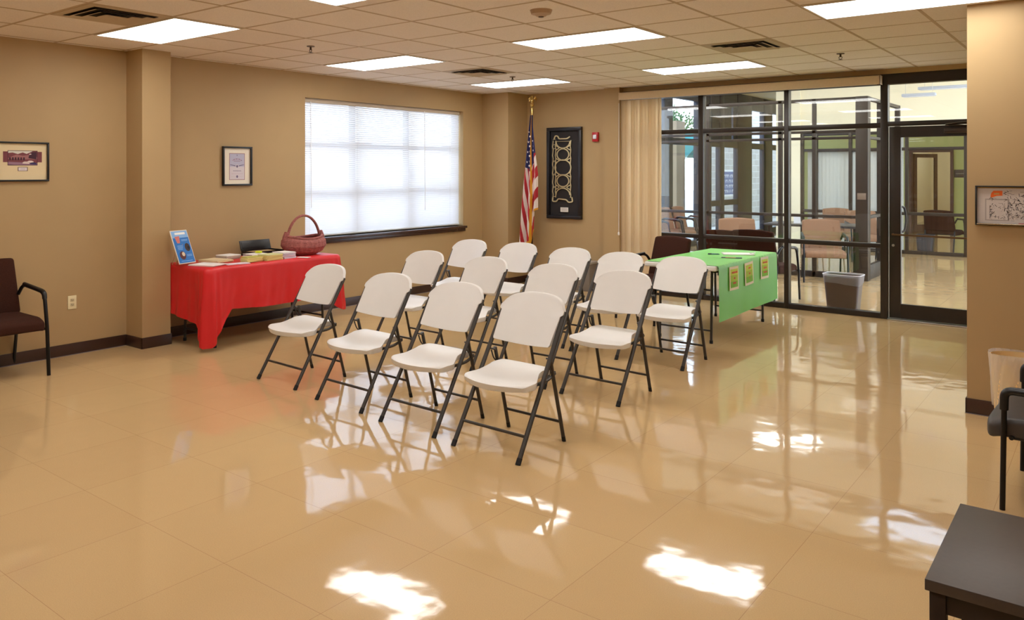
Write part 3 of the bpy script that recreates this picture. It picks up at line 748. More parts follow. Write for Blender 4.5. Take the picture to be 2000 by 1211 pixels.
# ================================================================ RED TABLE
TX0, TX1, TY0, TY1, TZ = -2.98, -2.28, -1.47, .10, .745
def ftable(label, x0, x1, y0, y1, z, name='folding_table', top=chalk_m):
    t = thing(name, label, 'table', ((x0+x1)/2, (y0+y1)/2, 0)); hx, hy = (x1-x0)/2, (y1-y0)/2
    bm = B(); box(bm, -hx, hx, -hy, hy, z-.045, z, .012, seg=3); finish(bm, 'tabletop', top, t)
    bm = B()
    for sx in (-1, 1): box(bm, sx*(hx-.08)-.01, sx*(hx-.08)+.01, -hy+.12, hy-.12, z-.075, z-.045)
    finish(bm, 'under_rail', frame_m, t)
    for sy in (-1, 1):
        for sx in (-1, 1):
            bm = B(); tube(bm, [(sx*(hx-.10), sy*(hy-.16), z-.06), (sx*(hx-.10), sy*(hy-.14), .02)], .0125, 10)
            f = finish(bm, 'leg', frame_m, t)
            bm = B(); tube(bm, [(sx*(hx-.10), sy*(hy-.14), 0), (sx*(hx-.10), sy*(hy-.14), .03)], .016, 10); finish(bm, 'foot_cap', rubber_m, f)
        bm = B(); tube(bm, [(-(hx-.10), sy*(hy-.157), .50), (hx-.10, sy*(hy-.157), .50)], .009, 8); finish(bm, 'leg_crossbar', frame_m, t)
        bm = B(); tube(bm, [(-(hx-.10), sy*(hy-.142), .12), (hx-.10, sy*(hy-.142), .12)], .009, 8)
        finish(bm, 'leg_crossbar', frame_m, t)
        bm = B(); tube(bm, [(0, sy*(hy-.157), .50), (0, sy*(hy-.50), z-.055)], .007, 8); tube(bm, [(-.1, sy*(hy-.157), .50), (0, sy*(hy-.40), z-.055)], .006, 8)
        finish(bm, 'leg_brace', frame_m, t)
    return t
ftable('folding table under the red plastic cloth along the window wall', TX0, TX1, TY0, TY1, TZ)
redcloth_m = mat('red_plastic_cloth', s(214, 34, 38), .42, noise=.04, nscale=5, bump=.25, bscale=28, spec=.5)
greencloth_m = mat('green_plastic_cloth', s(124, 210, 96), .42, noise=.03, nscale=5, bump=.2, bscale=24)
def hang(bm, path, drop, z0, wob=.012, n=80, m=22, flare=.03, seed=0):
    """cloth skirt hanging below a path; path(s)->(x,y,nx,ny); drop(s)->length"""
    def f(u, v):
        x, y, nx, ny = path(u); L = drop(u)*v
        a = wob*(math.sin(u*37+seed)+.6*math.sin(u*71+2+seed*3))*v**.8*(1.0)
        a += flare*v
        a += .006*math.sin(v*14+u*23)*v
        return Vector((x+nx*a, y+ny*a, z0-L))
    return grid(bm, f, n, m)
bm = B(); e = .006; R_ = .05
x0, x1, y0, y1 = TX0-.004, TX1+.008, TY0-.008, TY1+.008
corn = [(x0, y0), (x1, y0), (x1, y1), (x0, y1)]
# rounded outline for the cloth top
def outline(n=10):
    P = []
    for (cx_, cy_, a0) in ((x1-R_, y0+R_, -PI/2), (x1-R_, y1-R_, 0), (x0+R_, y1-R_, PI/2), (x0+R_, y0+R_, PI)):
        for k in range(n+1):
            a = a0+PI/2*k/n; P.append((cx_+R_*math.cos(a), cy_+R_*math.sin(a), math.cos(a), math.sin(a)))
    return P
OL = outline()
# resample by arclength
def resample(OL, N):
    pts = OL+[OL[0]]; d = [0]
    for a, b in zip(pts, pts[1:]): d.append(d[-1]+math.hypot(a[0]-b[0], a[1]-b[1]))
    out = []
    for k in range(N):
        s_ = d[-1]*k/N; i = max(j for j in range(len(d)) if d[j] <= s_); i = min(i, len(pts)-2)
        q = (s_-d[i])/max(1e-9, d[i+1]-d[i]); a, b = pts[i], pts[i+1]
        nx, ny = a[2]*(1-q)+b[2]*q, a[3]*(1-q)+b[3]*q; l = math.hypot(nx, ny)
        out.append((a[0]*(1-q)+b[0]*q, a[1]*(1-q)+b[1]*q, nx/l, ny/l))
    return out
NP = 360; RS = resample(OL, NP)
def drop_red(x, y):
    # distance to corners: the cloth hangs lowest at the corners in points
    def near(cx_, cy_, r): d = math.hypot(x-cx_, y-cy_); return max(0, 1-d/r)
    L = .40
    if x > x1-.06: L = .37+.05*math.sin((y-y0)*1.9)
    L += .40*near(x1, y0, .25)**1.15+.22*near(x1, y1, .34)**1.3
    if y < y0+.06: L = max(L, .44+.10*(x-x0)/(x1-x0)) if x < x1-.08 else L
    if y > y1-.06: L = max(L, .48)
    return min(L, .715)
rows = 26; Vg = []
for k, (x, y, nx, ny) in enumerate(RS):
    col = []; L = drop_red(x, y); s_ = k/NP*2*PI
    crn = max(0, 1-min(math.hypot(x-cx_, y-cy_) for cx_, cy_ in corn)/.17)
    for j in range(rows+1):
        v = j/rows
        a = .014+v*(.010*math.sin(s_*9)+.006*math.sin(s_*23+1)+.003*math.sin(s_*47+v*3))*.9+crn*v*(.085-.03*v)*(1+.45*math.sin(s_*70))*.9+.0025*math.sin(v*16+s_*11)*v
        bulge = max(0.003, a)
        z = TZ+.006-L*v
        if j == 0: bulge = .0; 
        col.append(bm.verts.new((x+nx*bulge, y+ny*bulge, z)))
    Vg.append(col)
for k in range(NP):
    for j in range(rows): bm.faces.new((Vg[k][j], Vg[(k+1) % NP][j], Vg[(k+1) % NP][j+1], Vg[k][j+1]))
cv = bm.verts.new(((x0+x1)/2, (y0+y1)/2, TZ+.006))
for k in range(NP): bm.faces.new((Vg[k][0], Vg[(k+1) % NP][0], cv))
o = finish(bm, 'tablecloth', redcloth_m, None, 60); tag(o, 'red plastic tablecloth hanging in points over the table by the window', 'tablecloth')

# things on the red table
ZT = TZ+.008
def paper_stack(x, y, rz, w_, d_, h, m, label, name='paper_stack', z=ZT, n=None, fan=.006, group='papers and pamphlets on the red table', top=None):
    n = n or max(1, int(h/.006)); bm = B(); rnd = random.Random(int(x*1000+y*77))
    for k in range(n):
        M = Matrix.Translation((rnd.uniform(-fan, fan), rnd.uniform(-fan, fan), 0)) @ Matrix.Rotation(rnd.uniform(-.05, .05), 4, 'Z')
        box(bm, -w_/2, w_/2, -d_/2, d_/2, k*h/n, (k+.92)*h/n, M=M, mi=(1 if top and k == n-1 else 0))
    o = finish(bm, name, [m] + ([top] if top else []))
    tag(o, label, 'paper', group, (x, y, z), rz); return o
yel = M_('pale_yellow_paper', 226, 214, 140); gry = M_('grey_newsprint', 196, 186, 170); lil = M_('lilac_white_paper', 230, 220, 232); olive = M_('olive_card', 190, 186, 96)
tanp = M_('tan_paper', 220, 200, 160)
paper_stack(-2.50, -1.33, .3, .28, .20, .012, white_m, 'white leaflets under the blue display card')
paper_stack(-2.36, -1.10, 1.3, .22, .10, .008, lil, 'thin white folded leaflet at the front edge of the red table')
paper_stack(-2.70, -1.12, .2, .26, .20, .022, tanp, 'spread of tan booklets just right of the blue display card', fan=.02)
paper_stack(-2.42, -.90, .1, .10, .19, .052, yel, 'small yellow and red pamphlet stack at the table front', fan=.008, top=olive)
paper_stack(-2.42, -.68, .05, .15, .19, .058, yel, 'taller pale yellow pamphlet stack in the table centre', fan=.003, top=M_('pale_green_paper', 216, 218, 160))
paper_stack(-2.46, -.48, .05, .17, .16, .062, lil, 'stack of white leaflets left of the basket', fan=.008, top=white_m)
paper_stack(-2.84, -.88, .1, .16, .18, .040, gry, 'grey newsprint stack toward the back of the red table', fan=.01, top=white_m)
paper_stack(-2.66, -.66, -.1, .17, .20, .045, white_m, 'loose white sheets heaped behind the yellow stacks', fan=.02)
paper_stack(-2.33, -.34, .4, .12, .08, .004, white_m, 'single white card lying beside the basket', n=1)
# lime highlighter cap / note
bm = B(); box(bm, -.03, .03, -.02, .02, 0, .02, .003); o = finish(bm, 'sticky_note_pad', mat('lime_note', s(214, 226, 40), .6)); tag(o, 'small lime sticky note pad on the white sheets near the black tray', 'note pad', None, (-2.69, -.62, ZT+.046), .2)
# black tray with open lid
t = thing('literature_tray', 'open black plastic box behind the basket with papers inside', 'box', (-2.86, -.44, ZT), math.radians(90))
bm = B(); box(bm, -.19, .19, -.11, .11, 0, .006); box(bm, -.19, .19, -.11, -.104, 0, .05); box(bm, -.19, .19, .104, .11, 0, .05); box(bm, -.19, -.184, -.11, .11, 0, .05); box(bm, .184, .19, -.11, .11, 0, .05)
finish(bm, 'tray', black_m, t)
bm = B(); M = Matrix.Translation((0, .112, .05)) @ Matrix.Rotation(math.radians(-18), 4, 'X'); box(bm, -.19, .19, 0, .008, 0, .105, .002, M=M); box(bm, -.17, .17, -.004, 0, .02, .09, .001, M=M); finish(bm, 'lid', black_m, t)
bm = B(); box(bm, -.16, .12, -.08, .08, .008, .045, .002); finish(bm, 'contents', mat('cardboard', s(176, 150, 108), .8), t)
# blue display card on easel
t = thing('display_card', 'blue tilted display card with three picture spots beside the column', 'sign', (-2.64, -1.44, ZT+.002), math.radians(104))
M = Matrix.Rotation(math.radians(-22), 4, 'X') @ Matrix.Scale(1.15, 4)
bm = B(); box(bm, -.092, .092, 0, .006, .015, .30, .002, M=M); finish(bm, 'card_board', mat('clear_acrylic_edge', s(226, 214, 196), .3), t)
bm = B()
def fl_(x0, x1, z0, z1, k, mi): 
    vs = [bm.verts.new(M @ Vector(p)) for p in ((x0, -.0008*k, z0), (x1, -.0008*k, z0), (x1, -.0008*k, z1), (x0, -.0008*k, z1))]; bm.faces.new(vs).material_index = mi
fl_(-.085, .085, .022, .293, 1, 0); fl_(-.085, .085, .235, .293, 1.3, 1); fl_(-.05, .06, .262, .28, 1.6, 2)
def blob(cx_, cz, rx, rz_, mi, k=2):
    bm.faces.new([bm.verts.new(M @ Vector((cx_+rx*math.cos(a), -.0008*k, cz+rz_*math.sin(a)))) for a in [2*PI*q/16 for q in range(16)]]).material_index = mi
vs = [bm.verts.new(M @ Vector(p)) for p in ((-.062, -.0016, .246), (-.01, -.0016, .25), (-.02, -.0016, .19), (-.05, -.0016, .19))]; bm.faces.new(vs).material_index = 3
blob(.045, .15, .028, .035, 4); blob(.055, .145, .012, .014, 5, 2.4); blob(-.028, .085, .032, .036, 6); blob(-.018, .095, .016, .018, 7, 2.4)
for (a, b, z) in ((.0, .07, .215), (.0, .065, .205), (-.06, .0, .165), (-.06, .0, .155), (-.06, -.005, .145), (-.06, -.01, .135), (.015, .07, .085), (.015, .07, .075), (-.06, .06, .035)): fl_(a, b, z, z+.004, 1.7, 1)
finish(bm, 'printed_face', [M_('card_blue', 20, 110, 190, .3), M_('card_pale_blue', 130, 178, 226, .3), white_m, M_('pink_cup', 205, 120, 110), M_('dark_brown_spot', 60, 44, 40), M_('near_black', 16, 14, 16), M_('maroon_spot', 90, 44, 44), M_('cream_spot', 220, 200, 170)], t, normals=False)
bm = B(); tube(bm, [(0, .075, .19), (0, .15, .0)], .004, 6); tube(bm, [(-.07, .08, .15), (-.05, .15, 0)], .003, 6); finish(bm, 'easel_leg', mat('light_wood', s(190, 150, 110), .6), t)
# basket
bk_m = mat('mauve_woven_reed', s(166, 98, 92), .75, noise=.25, nscale=70)
n_ = bk_m.node_tree.nodes; L_ = bk_m.node_tree.links
wv = n_.new('ShaderNodeTexWave'); wv.wave_type = 'BANDS'; wv.bands_direction = 'Z'; wv.inputs['Scale'].default_value = 38; wv.inputs['Distortion'].default_value = 1.5
tcc = n_.new('ShaderNodeTexCoord'); bb = n_.new('ShaderNodeBump'); bb.inputs['Strength'].default_value = .8; bb.inputs['Distance'].default_value = .004
L_.new(tcc.outputs['Object'], wv.inputs['Vector']); L_.new(wv.outputs['Fac'], bb.inputs['Height']); L_.new(bb.outputs[0], n_['Principled BSDF'].inputs['Normal'])
t = thing('basket', 'mauve woven basket with tall hoop handle on the red table', 'basket', (-2.58, -.13, ZT), math.radians(80)); t.scale = (1.25, 1.22, 1.22)
bm = B()
def bas(u, v):
    a = 2*PI*u; r = [(.0, .0), (.10, .0), (.155, .03), (.185, .075), (.18, .12), (.150, .150)]
    q = v*(len(r)-1); i = min(int(q), len(r)-2); f = q-i
    f2 = f*f*(3-2*f)*.4+f*.6
    rr = r[i][0]*(1-f2)+r[i+1][0]*f2; z = r[i][1]*(1-f2)+r[i+1][1]*f2
    wob = 1+.015*math.sin(a*26)*(1 if v > .2 else 0)
    z += .011*math.cos(2*a)*(z/.15)
    return Vector((rr*wob*math.cos(a)*1.06, rr*wob*math.sin(a)*.84, z))
grid(bm, bas, 104, 30, closed_u=True)
grid(bm, lambda u, v: Vector((bas(u, .12+.88*v).x*.955, bas(u, .12+.88*v).y*.955, bas(u, .12+.88*v).z+.004)), 104, 20, closed_u=True)
o = finish(bm, 'body', bk_m, t, 60, normals=False)
bm = B(); rim = [bas(k/48, 1)+Vector((0, 0, .002)) for k in range(49)]; tube(bm, rim, .010, 8); finish(bm, 'rim', bk_m, t)
bm = B()
hp = [(.155*math.cos(a)*1.0, 0, .10+.235*math.sin(a)) for a in [PI*k/26 for k in range(27)]]
tube(bm, hp, .010, 8, ry=.018); tube(bm, [(p[0]*.99, .012*math.sin(k*1.3), p[2]+.006*math.cos(k*1.3)) for k, p in enumerate(hp)], .006, 6)
for sx in (-1, 1): tube(bm, [(sx*.158, 0, .20), (sx*.165, 0, .15), (sx*.19, 0, .09)], [.018, .03, .014], 8, ry=None)
finish(bm, 'handle', bk_m, t)

# ================================================================ GREEN TABLE
GX0, GX1, GY0, GY1 = .50, 1.225, 1.57, 3.26
ftable('white topped folding table under the green cloth by the glass wall', GX0, GX1, GY0, GY1, TZ)
bm = B()
# top sheet, slightly narrower than the table so the white rim shows
def gt(u, v): return Vector((GX0+.0+(GX1+.006-GX0)*u, GY0+.035+(GY1-GY0-.07)*v, TZ+.0045+.0012*math.sin(v*19+u*3)))
gA = grid(bm, gt, 12, 40)
def gd(u, v):
    L = .50*u; y = GY0+.035+(GY1-GY0-.07)*v
    a = u*(.004*math.sin(v*9)+.002*math.sin(v*31))+.010+.006*u
    return Vector((GX1+.006+a*(1 if u > 0 else 0), y+.01*u*(v-.5), TZ+.0045-L-.02*(1-v)*u))
grid(bm, gd, 24, 60)
bmesh.ops.remove_doubles(bm, verts=bm.verts[:], dist=.0015)
o = finish(bm, 'tablecloth', greencloth_m, None, 60, normals=False); tag(o, 'bright green plastic cloth over the table by the glass wall', 'tablecloth')
def drape_x(z, v): 
    u = (TZ-z)/.50; return GX1+.006+u*(.004*math.sin(v*9)+.002*math.sin(v*31))+.010+.006*u+.004
def poster(yc, zc, w_, h_, tilt, label, rows_):
    t = thing('poster', label, 'poster', (drape_x(zc-.06, (yc-GY0)/(GY1-GY0))+.005, yc, zc), PI/2, 'small notices pinned on the green cloth')
    t.rotation_euler = (math.radians(-1.5), math.radians(tilt), PI/2)
    bm = B(); grid(bm, lambda u, v: Vector(((u-.5)*w_, -.003*math.sin(PI*u), (v-.5)*h_)), 8, 2); finish(bm, 'sheet', M_('poster_cream', 244, 236, 206), t, normals=False)
    bm = B()
    ramp = [M_('poster_olive', 178, 206, 50), M_('poster_lime', 206, 224, 70), M_('poster_green', 130, 196, 40)]
    grid(bm, lambda u, v: Vector(((u-.5)*(w_-.05), -.0015-.003*math.sin(PI*(.1+.8*u)), (v-.5)*(h_-.05))), 8, 3, mf=lambda u, v: 1 if v > .66 else (0 if v > .33 else 2))
    rnd = random.Random(int(yc*100))
    for (zz, ww) in rows_:
        k = -ww/2
        while k < ww/2:
            c = rnd.uniform(.008, .014); h1 = rnd.uniform(.013, .02)
            vs = [bm.verts.new(p) for p in ((k, -.0055, zz-h1/2), (k+c*.75, -.0055, zz-h1/2), (k+c*.75, -.0055, zz+h1/2), (k, -.0055, zz+h1/2))]; bm.faces.new(vs).material_index = 3; k += c
    finish(bm, 'printed_face', ramp+[M_('poster_red', 226, 70, 44)], t, normals=False)
poster(1.95, .605, .235, .225, 1, 'small green notice on the cloth, nearest the white chairs', [(.055, .13), (.0, .035), (-.045, .08)])
poster(2.36, .61, .235, .225, -2, 'small green notice in the middle of the green cloth front', [(.055, .05), (.0, .04), (-.045, .02)])
poster(2.81, .625, .235, .225, 1, 'small green notice on the cloth, nearest the glass wall', [(.055, .13), (.0, .09), (-.045, .10)])
# pen, clipboard, card
t = thing('pen', 'dark blue pen lying on the green tablecloth', 'pen', (.80, 2.56, TZ+.006), math.radians(28))
bm = B(); tube(bm, [(-.055, 0, .006), (.05, 0, .006), (.068, 0, .005)], [.0055, .0055, .001], 8); finish(bm, 'barrel', mat('pen_blue', s(20, 60, 120), .3), t)
bm = B(); tube(bm, [(-.055, 0, .006), (-.02, 0, .006)], .0065, 8); box(bm, -.05, -.015, -.001, .001, .012, .014); finish(bm, 'cap', mat('pen_navy', s(14, 26, 60), .3), t)
t = thing('clipboard', 'clipboard with white sheet on the green tablecloth near the glass', 'clipboard', (.98, 2.78, TZ+.006), math.radians(-62))
bm = B(); box(bm, -.115, .115, -.16, .16, 0, .004, .001); finish(bm, 'board', mat('clear_board', s(196, 190, 184), .3), t)
bm = B(); box(bm, -.106, .106, -.15, .14, .004, .0055); finish(bm, 'paper', white_m, t)
bm = B(); box(bm, -.05, .05, .125, .155, .005, .012, .003); tube(bm, [(-.02, .155, .01), (-.02, .175, .018), (.02, .175, .018), (.02, .155, .01)], .003, 6); finish(bm, 'clip', alu_m, t)
bm = B(); box(bm, -.10, .10, -.032, .032, 0, .002, mi=0); flat_ = None
box(bm, -.06, .04, -.024, .024, .002, .0024, mi=1); box(bm, .05, .095, -.028, .028, .002, .0024, mi=2)
o = finish(bm, 'brochure', [M_('brochure_dark', 60, 50, 70), M_('brochure_orange', 196, 146, 104), M_('brochure_navy', 26, 28, 70)]); tag(o, 'long orange and navy brochure on the green tablecloth', 'brochure', None, (1.07, 2.37, TZ+.0065), math.radians(20))

# grey low box by front wall
t = thing('storage_box', 'low grey box on the floor by the wall, glimpsed between far row chairs', 'box', (-1.60, 3.92, 0))
bm = B(); box(bm, -.17, .17, -.12, .12, 0, .365, .01); finish(bm, 'body', mat('mid_grey_plastic', s(128, 118, 108), .5), t)
bm = B(); box(bm, -.18, .18, -.13, .13, .365, .395, .006); finish(bm, 'lid', mat('light_grey_rim', s(176, 168, 158), .4), t)

# ================================================================ RIGHT FOREGROUND
t = thing('side_table', 'dark espresso side table in the right foreground corner', 'table', (4.01, -2.76, 0))
hx, hy, z = .305, .325, .50
bm = B(); box(bm, -hx, hx, -hy, hy, z-.032, z, .0025); finish(bm, 'tabletop', espresso_m, t)
bm = B()
for sy in (-1, 1): box(bm, -hx+.015, hx-.015, sy*(hy-.03)-.01, sy*(hy-.03)+.01, z-.092, z-.032)
for sx in (-1, 1): box(bm, sx*(hx-.03)-.01, sx*(hx-.03)+.01, -hy+.03, hy-.03, z-.092, z-.032)
finish(bm, 'apron', espresso2_m, t)
for sx in (-1, 1):
    for sy in (-1, 1):
        bm = B(); box(bm, sx*(hx-.03)-.02, sx*(hx-.03)+.02, sy*(hy-.03)-.02, sy*(hy-.03)+.02, 0, z-.032, .002); finish(bm, 'leg', espresso2_m, t)
for sy in (-1, 1):
    bm = B()
    box(bm, -.19, -.155, sy*(hy-.03)-.008, sy*(hy-.03)+.008, .12, z-.09); box(bm, .155, .19, sy*(hy-.03)-.008, sy*(hy-.03)+.008, .12, z-.09)
    finish(bm, 'side_slat', espresso2_m, t)
bm = B(); box(bm, -hx+.015, hx-.015, -hy+.015, hy-.015, .10, .12); finish(bm, 'lower_shelf', espresso2_m, t)
# white bin with liner
t = thing('wastebasket', 'cream wastebasket with a crumpled clear liner by the right wall', 'bin', (3.66, .36, 0))
bm = B(); lathe(bm, [(0, 0), (.125, 0), (.13, .01), (.165, .49), (.160, .492), (.124, .02), (0, .02)], 40, fy=.8); finish(bm, 'bucket', mat('cream_plastic', s(234, 206, 152), .5), t)
bm = B()
def lin(u, v):
    a = 2*PI*u; r = .172+.006*math.sin(a*7+v*5)*v+.004*math.sin(a*19+v*9)-.026*v
    z = .505-.33*v+.012*math.sin(a*3)*(.3+v)
    return Vector((r*math.cos(a), r*.8*math.sin(a), z))
grid(bm, lin, 90, 14, closed_u=True)
grid(bm, lambda u, v: Vector(((.172-.03*v+.008*math.sin(14*PI*u)*v)*math.cos(2*PI*u), (.172-.03*v+.008*math.sin(14*PI*u)*v)*.8*math.sin(2*PI*u), .505+.004*math.sin(6*PI*u)*.3-.2*v+.0036*math.sin(6*PI*u))), 90, 10, closed_u=True)
finish(bm, 'liner', liner_m, t, 60, normals=False)
# ================================================================ LOBBY BEHIND THE GLASS
LC = 3.5
lfloor_m = floor_material('waxed_pale_vinyl_tile', s(192, 162, 120), .2)
bm = B(); box(bm, -3.25, 6.0, YF+.06, 26, -.06, 0); struct(finish(bm, 'floor', lfloor_m))
SKX0, SKX1, SKY0, SKY1 = 1.15, 2.85, 6.85, 8.0
bm = B(); box(bm, -3.25, 6.0, 4.30, SKY0, LC, LC+.1); box(bm, -3.25, 6.0, SKY1, 26, LC, LC+.1); box(bm, -3.25, SKX0, SKY0, SKY1, LC, LC+.1); box(bm, SKX1, 6.0, SKY0, SKY1, LC, LC+.1)
struct(finish(bm, 'ceiling', cream_m))
bm = B()
for (a, b, c, d) in ((SKX0-.05, SKX1+.05, SKY0-.05, SKY0), (SKX0-.05, SKX1+.05, SKY1, SKY1+.05), (SKX0-.05, SKX0, SKY0, SKY1), (SKX1, SKX1+.05, SKY0, SKY1)): box(bm, a, b, c, d, LC+.08, LC+.22)
w6 = struct(finish(bm, 'window_6', white_m))
bm = B(); box(bm, SKX0, SKX1, SKY0, SKY1, LC+.16, LC+.17); finish(bm, 'glass_pane', glass_m, w6)
bm = B(); box(bm, -3.25, 3.5, 4.16, 4.30, CEIL+.05, LC); struct(finish(bm, 'wall_front', cream_m))
# far clerestory wall over the inner glass screen, with a yellow return at its left end
bm = B(); box(bm, -1.15, 6.0, 12.0, 12.2, 2.42, LC); box(bm, -1.62, -1.12, 11.95, 12.2, 0, LC); box(bm, 2.9, 6.0, 12.0, 12.2, 0, 2.42)
struct(finish(bm, 'wall_far', cream_m))
bm = B()
for (a, b) in ((-1.12, -1.06), (-.84, -.78), (-.17, -.11), (.40, .46), (.86, .92), (1.86, 1.93), (2.84, 2.9)): box(bm, a, b, 11.97, 12.05, 0, 2.42, .002)
for (c, d) in ((0, .07), (.76, .82), (2.03, 2.09), (2.36, 2.42)): box(bm, -1.1, 2.9, 11.975, 12.045, c, d, .002)
w3 = struct(finish(bm, 'window_3', bronze_m))
for (a, b) in ((-1.06, -.84), (-.78, -.17), (-.11, .40), (.46, .86), (.92, 1.86), (1.93, 2.84)):
    bm = B(); box(bm, a, b, 12.006, 12.012, .07, 2.36); finish(bm, 'glass_pane', glass_m, w3)
def vblind(x0, x1, y, z0, z1, label, m):
    n = int((x1-x0)/.075); t = thing('vertical_blind', label, 'blind', (x0, y, z0))
    bm = B(); box(bm, 0, x1-x0, -.02, .02, z1-z0, z1-z0+.04); finish(bm, 'head_track', alu_m, t)
    for k in range(n):
        a = math.radians(22+random.uniform(-5, 5)); bm = B()
        grid(bm, lambda u, v: ((k+.5)*.075+(u-.5)*.085*math.cos(a), (u-.5)*.085*math.sin(a)-.006*(1-(2*u-1)**2), v*(z1-z0)), 4, 2); finish(bm, 'vane', m, t, 70, normals=False)
vblind(-1.02, .40, 12.16, .03, 2.02, 'pale closed vertical blind behind the inner glass screen', curtain_m)
vblind(.50, .86, 12.16, .03, 2.30, 'narrow white vertical blind seen through the glass door', curtain_m)
# hall beyond with green wall and opening
bm = B(); box(bm, -3.2, -.10, 18, 18.15, 0, LC); box(bm, .80, 6, 18, 18.15, 0, LC); box(bm, -.10, .80, 18, 18.15, 2.12, LC); box(bm, 4.2, 4.4, 12.2, 18, 0, LC)
struct(finish(bm, 'wall_hall', green_m))
bm = B(); box(bm, -.9, -.75, 18.15, 25, 0, LC); box(bm, 1.25, 1.4, 18.15, 25, 0, LC); box(bm, -.9, 1.4, 25, 25.1, 0, LC); struct(finish(bm, 'wall_corridor', cream_m))
bm = B(); box(bm, -.16, -.09, 17.94, 18.16, 0, 2.19); box(bm, .79, .86, 17.94, 18.16, 0, 2.19); box(bm, -.09, .79, 17.94, 18.16, 2.11, 2.19); struct(finish(bm, 'trim_3', mat('brown_door_frame', s(92, 62, 48), .5)))
d2 = bpy.data.objects.new('door_2', None); C.objects.link(d2); d2['kind'] = 'structure'; d2.location = (-.08, 18.2, 0); d2.rotation_euler = (0, 0, math.radians(62))
bm = B()
for (a, b, c, d) in ((0, .10, 0, 2.08), (.78, .88, 0, 2.08), (.10, .78, 0, .2), (.10, .78, 1.98, 2.08)): box(bm, a, b, -.02, .02, c, d)
finish(bm, 'leaf_frame', mat('brown_door_frame', s(92, 62, 48), .5), d2)
bm = B(); box(bm, .10, .78, -.004, .004, .2, 1.98); finish(bm, 'glass_pane', glass_m, d2)
for n_d, (x, y) in enumerate(((-.72, 21.2), (1.22, 20.2))):
    bm = B(); box(bm, x-.03, x+.03, y, y+.9, 0, 2.08); o = struct(finish(bm, 'door_%d' % (3+n_d), mat('walnut_door', s(96, 52, 40), .45, noise=.1, nscale=9)))
    bm = B(); sg = 1 if x < 0 else -1; tube(bm, [(x+sg*.06, y+.1, 1.0), (x+sg*.06, y+.22, 1.0)], .01, 8); finish(bm, 'door_handle', alu_m, o)
t = thing('wall_sign', 'small dark plaque on the green wall seen through the door glass', 'sign', (1.0, 18.0, 1.56))
bm = B(); box(bm, -.13, .13, -.012, 0, -.10, .10, .003); finish(bm, 'plate', mat('sign_brown', s(88, 70, 58), .4), t)
bm = B()
for k in range(7): box(bm, -.09+k*.026, -.075+k*.026, -.014, -.0115, -.012, .008)
finish(bm, 'lettering', mat('sign_letter', s(180, 170, 150), .5), t)
t = thing('corridor_sign', 'tiny red sign on the corridor wall through the door glass', 'sign', (.62, 24.98, 1.9))
bm = B(); box(bm, -.09, .09, -.03, 0, -.14, .14, .004); finish(bm, 'plate', red_m, t)
# brown framed vestibule screen
bm = B(); VY = 7.33
box(bm, 1.08, 1.25, VY-.08, VY+.09, 0, 2.74, .004)
box(bm, .445, .50, VY-.03, VY+.03, 0, 2.74, .002); box(bm, -.07, -.01, VY-.03, VY+.03, 0, 2.74, .002); box(bm, -1.26, -1.20, VY-.03, VY+.03, 0, 2.74, .002); box(bm, -3.1, -3.0, VY-.03, VY+.03, 0, 2.74)
for (c, d) in ((2.69, 2.74), (2.21, 2.25), (2.11, 2.15), (.915, .96), (.0, .09)): box(bm, -3.1, 1.08, VY-.03, VY+.03, c, d, .002)
for (c, d) in ((2.69, 2.74), (2.11, 2.15), (.915, .96), (.0, .22)): box(bm, 1.17, 1.235, VY+.09, 9.6, c, d, .002)
for y in (8.2, 9.5): box(bm, 1.165, 1.24, y, y+.08, 0, 2.74, .002)
w4 = struct(finish(bm, 'window_4', brownpost_m))
for (a, b) in ((-3.0, -1.26), (-1.20, -.07), (-.01, .445), (.50, 1.08)):
    for (c, d) in ((.09, .915), (.96, 2.11), (2.25, 2.69)):
        bm = B(); box(bm, a, b, VY-.003, VY+.003, c, d); finish(bm, 'glass_pane', glass_m, w4)
bm = B(); box(bm, 1.105, 1.225, VY-.089, VY-.08, 1.205, 1.30, .003); finish(bm, 'switch_plate', mat('grey_plate', s(120, 104, 92), .4), w4)
# exterior glazed wall on the left
bm = B(); EX = -3.1
for (a, b) in ((4.3, 4.5), (6.6, 6.7), (8.3, 8.4), (9.50, 9.88), (11.18, 11.42), (11.82, 11.90), (12.42, 12.66), (13.52, 14.47), (15.36, 16.0), (17.6, 18)): box(bm, EX-.06, EX+.06, a, b, 0, LC, .002)
for (c, d) in ((0, .12), (2.18, 2.32), (3.15, LC)): box(bm, EX-.05, EX+.05, 4.3, 18, c, d)
for (a, b) in ((11.90, 12.42), (12.66, 13.52)): box(bm, EX-.05, EX+.05, a, b, .82, .95)
for (a, b) in ((11.42, 11.86), (12.0, 12.5), (12.70, 13.18), (13.3, 13.6)): box(bm, EX-.03, EX+.03, a, b, 2.3, 3.2)
w5 = struct(finish(bm, 'window_5', mat('slate_aluminium', s(38, 40, 50), .4, .3)))
for (a, b) in ((4.5, 6.6), (6.7, 8.3), (8.4, 9.5), (9.88, 11.18), (11.42, 11.82), (11.90, 12.42), (12.66, 13.52), (14.47, 15.36), (16.0, 17.6)):
    bm = B(); box(bm, EX-.004, EX+.004, a, b, .12, 2.18); finish(bm, 'glass_pane', glass_m, w5)
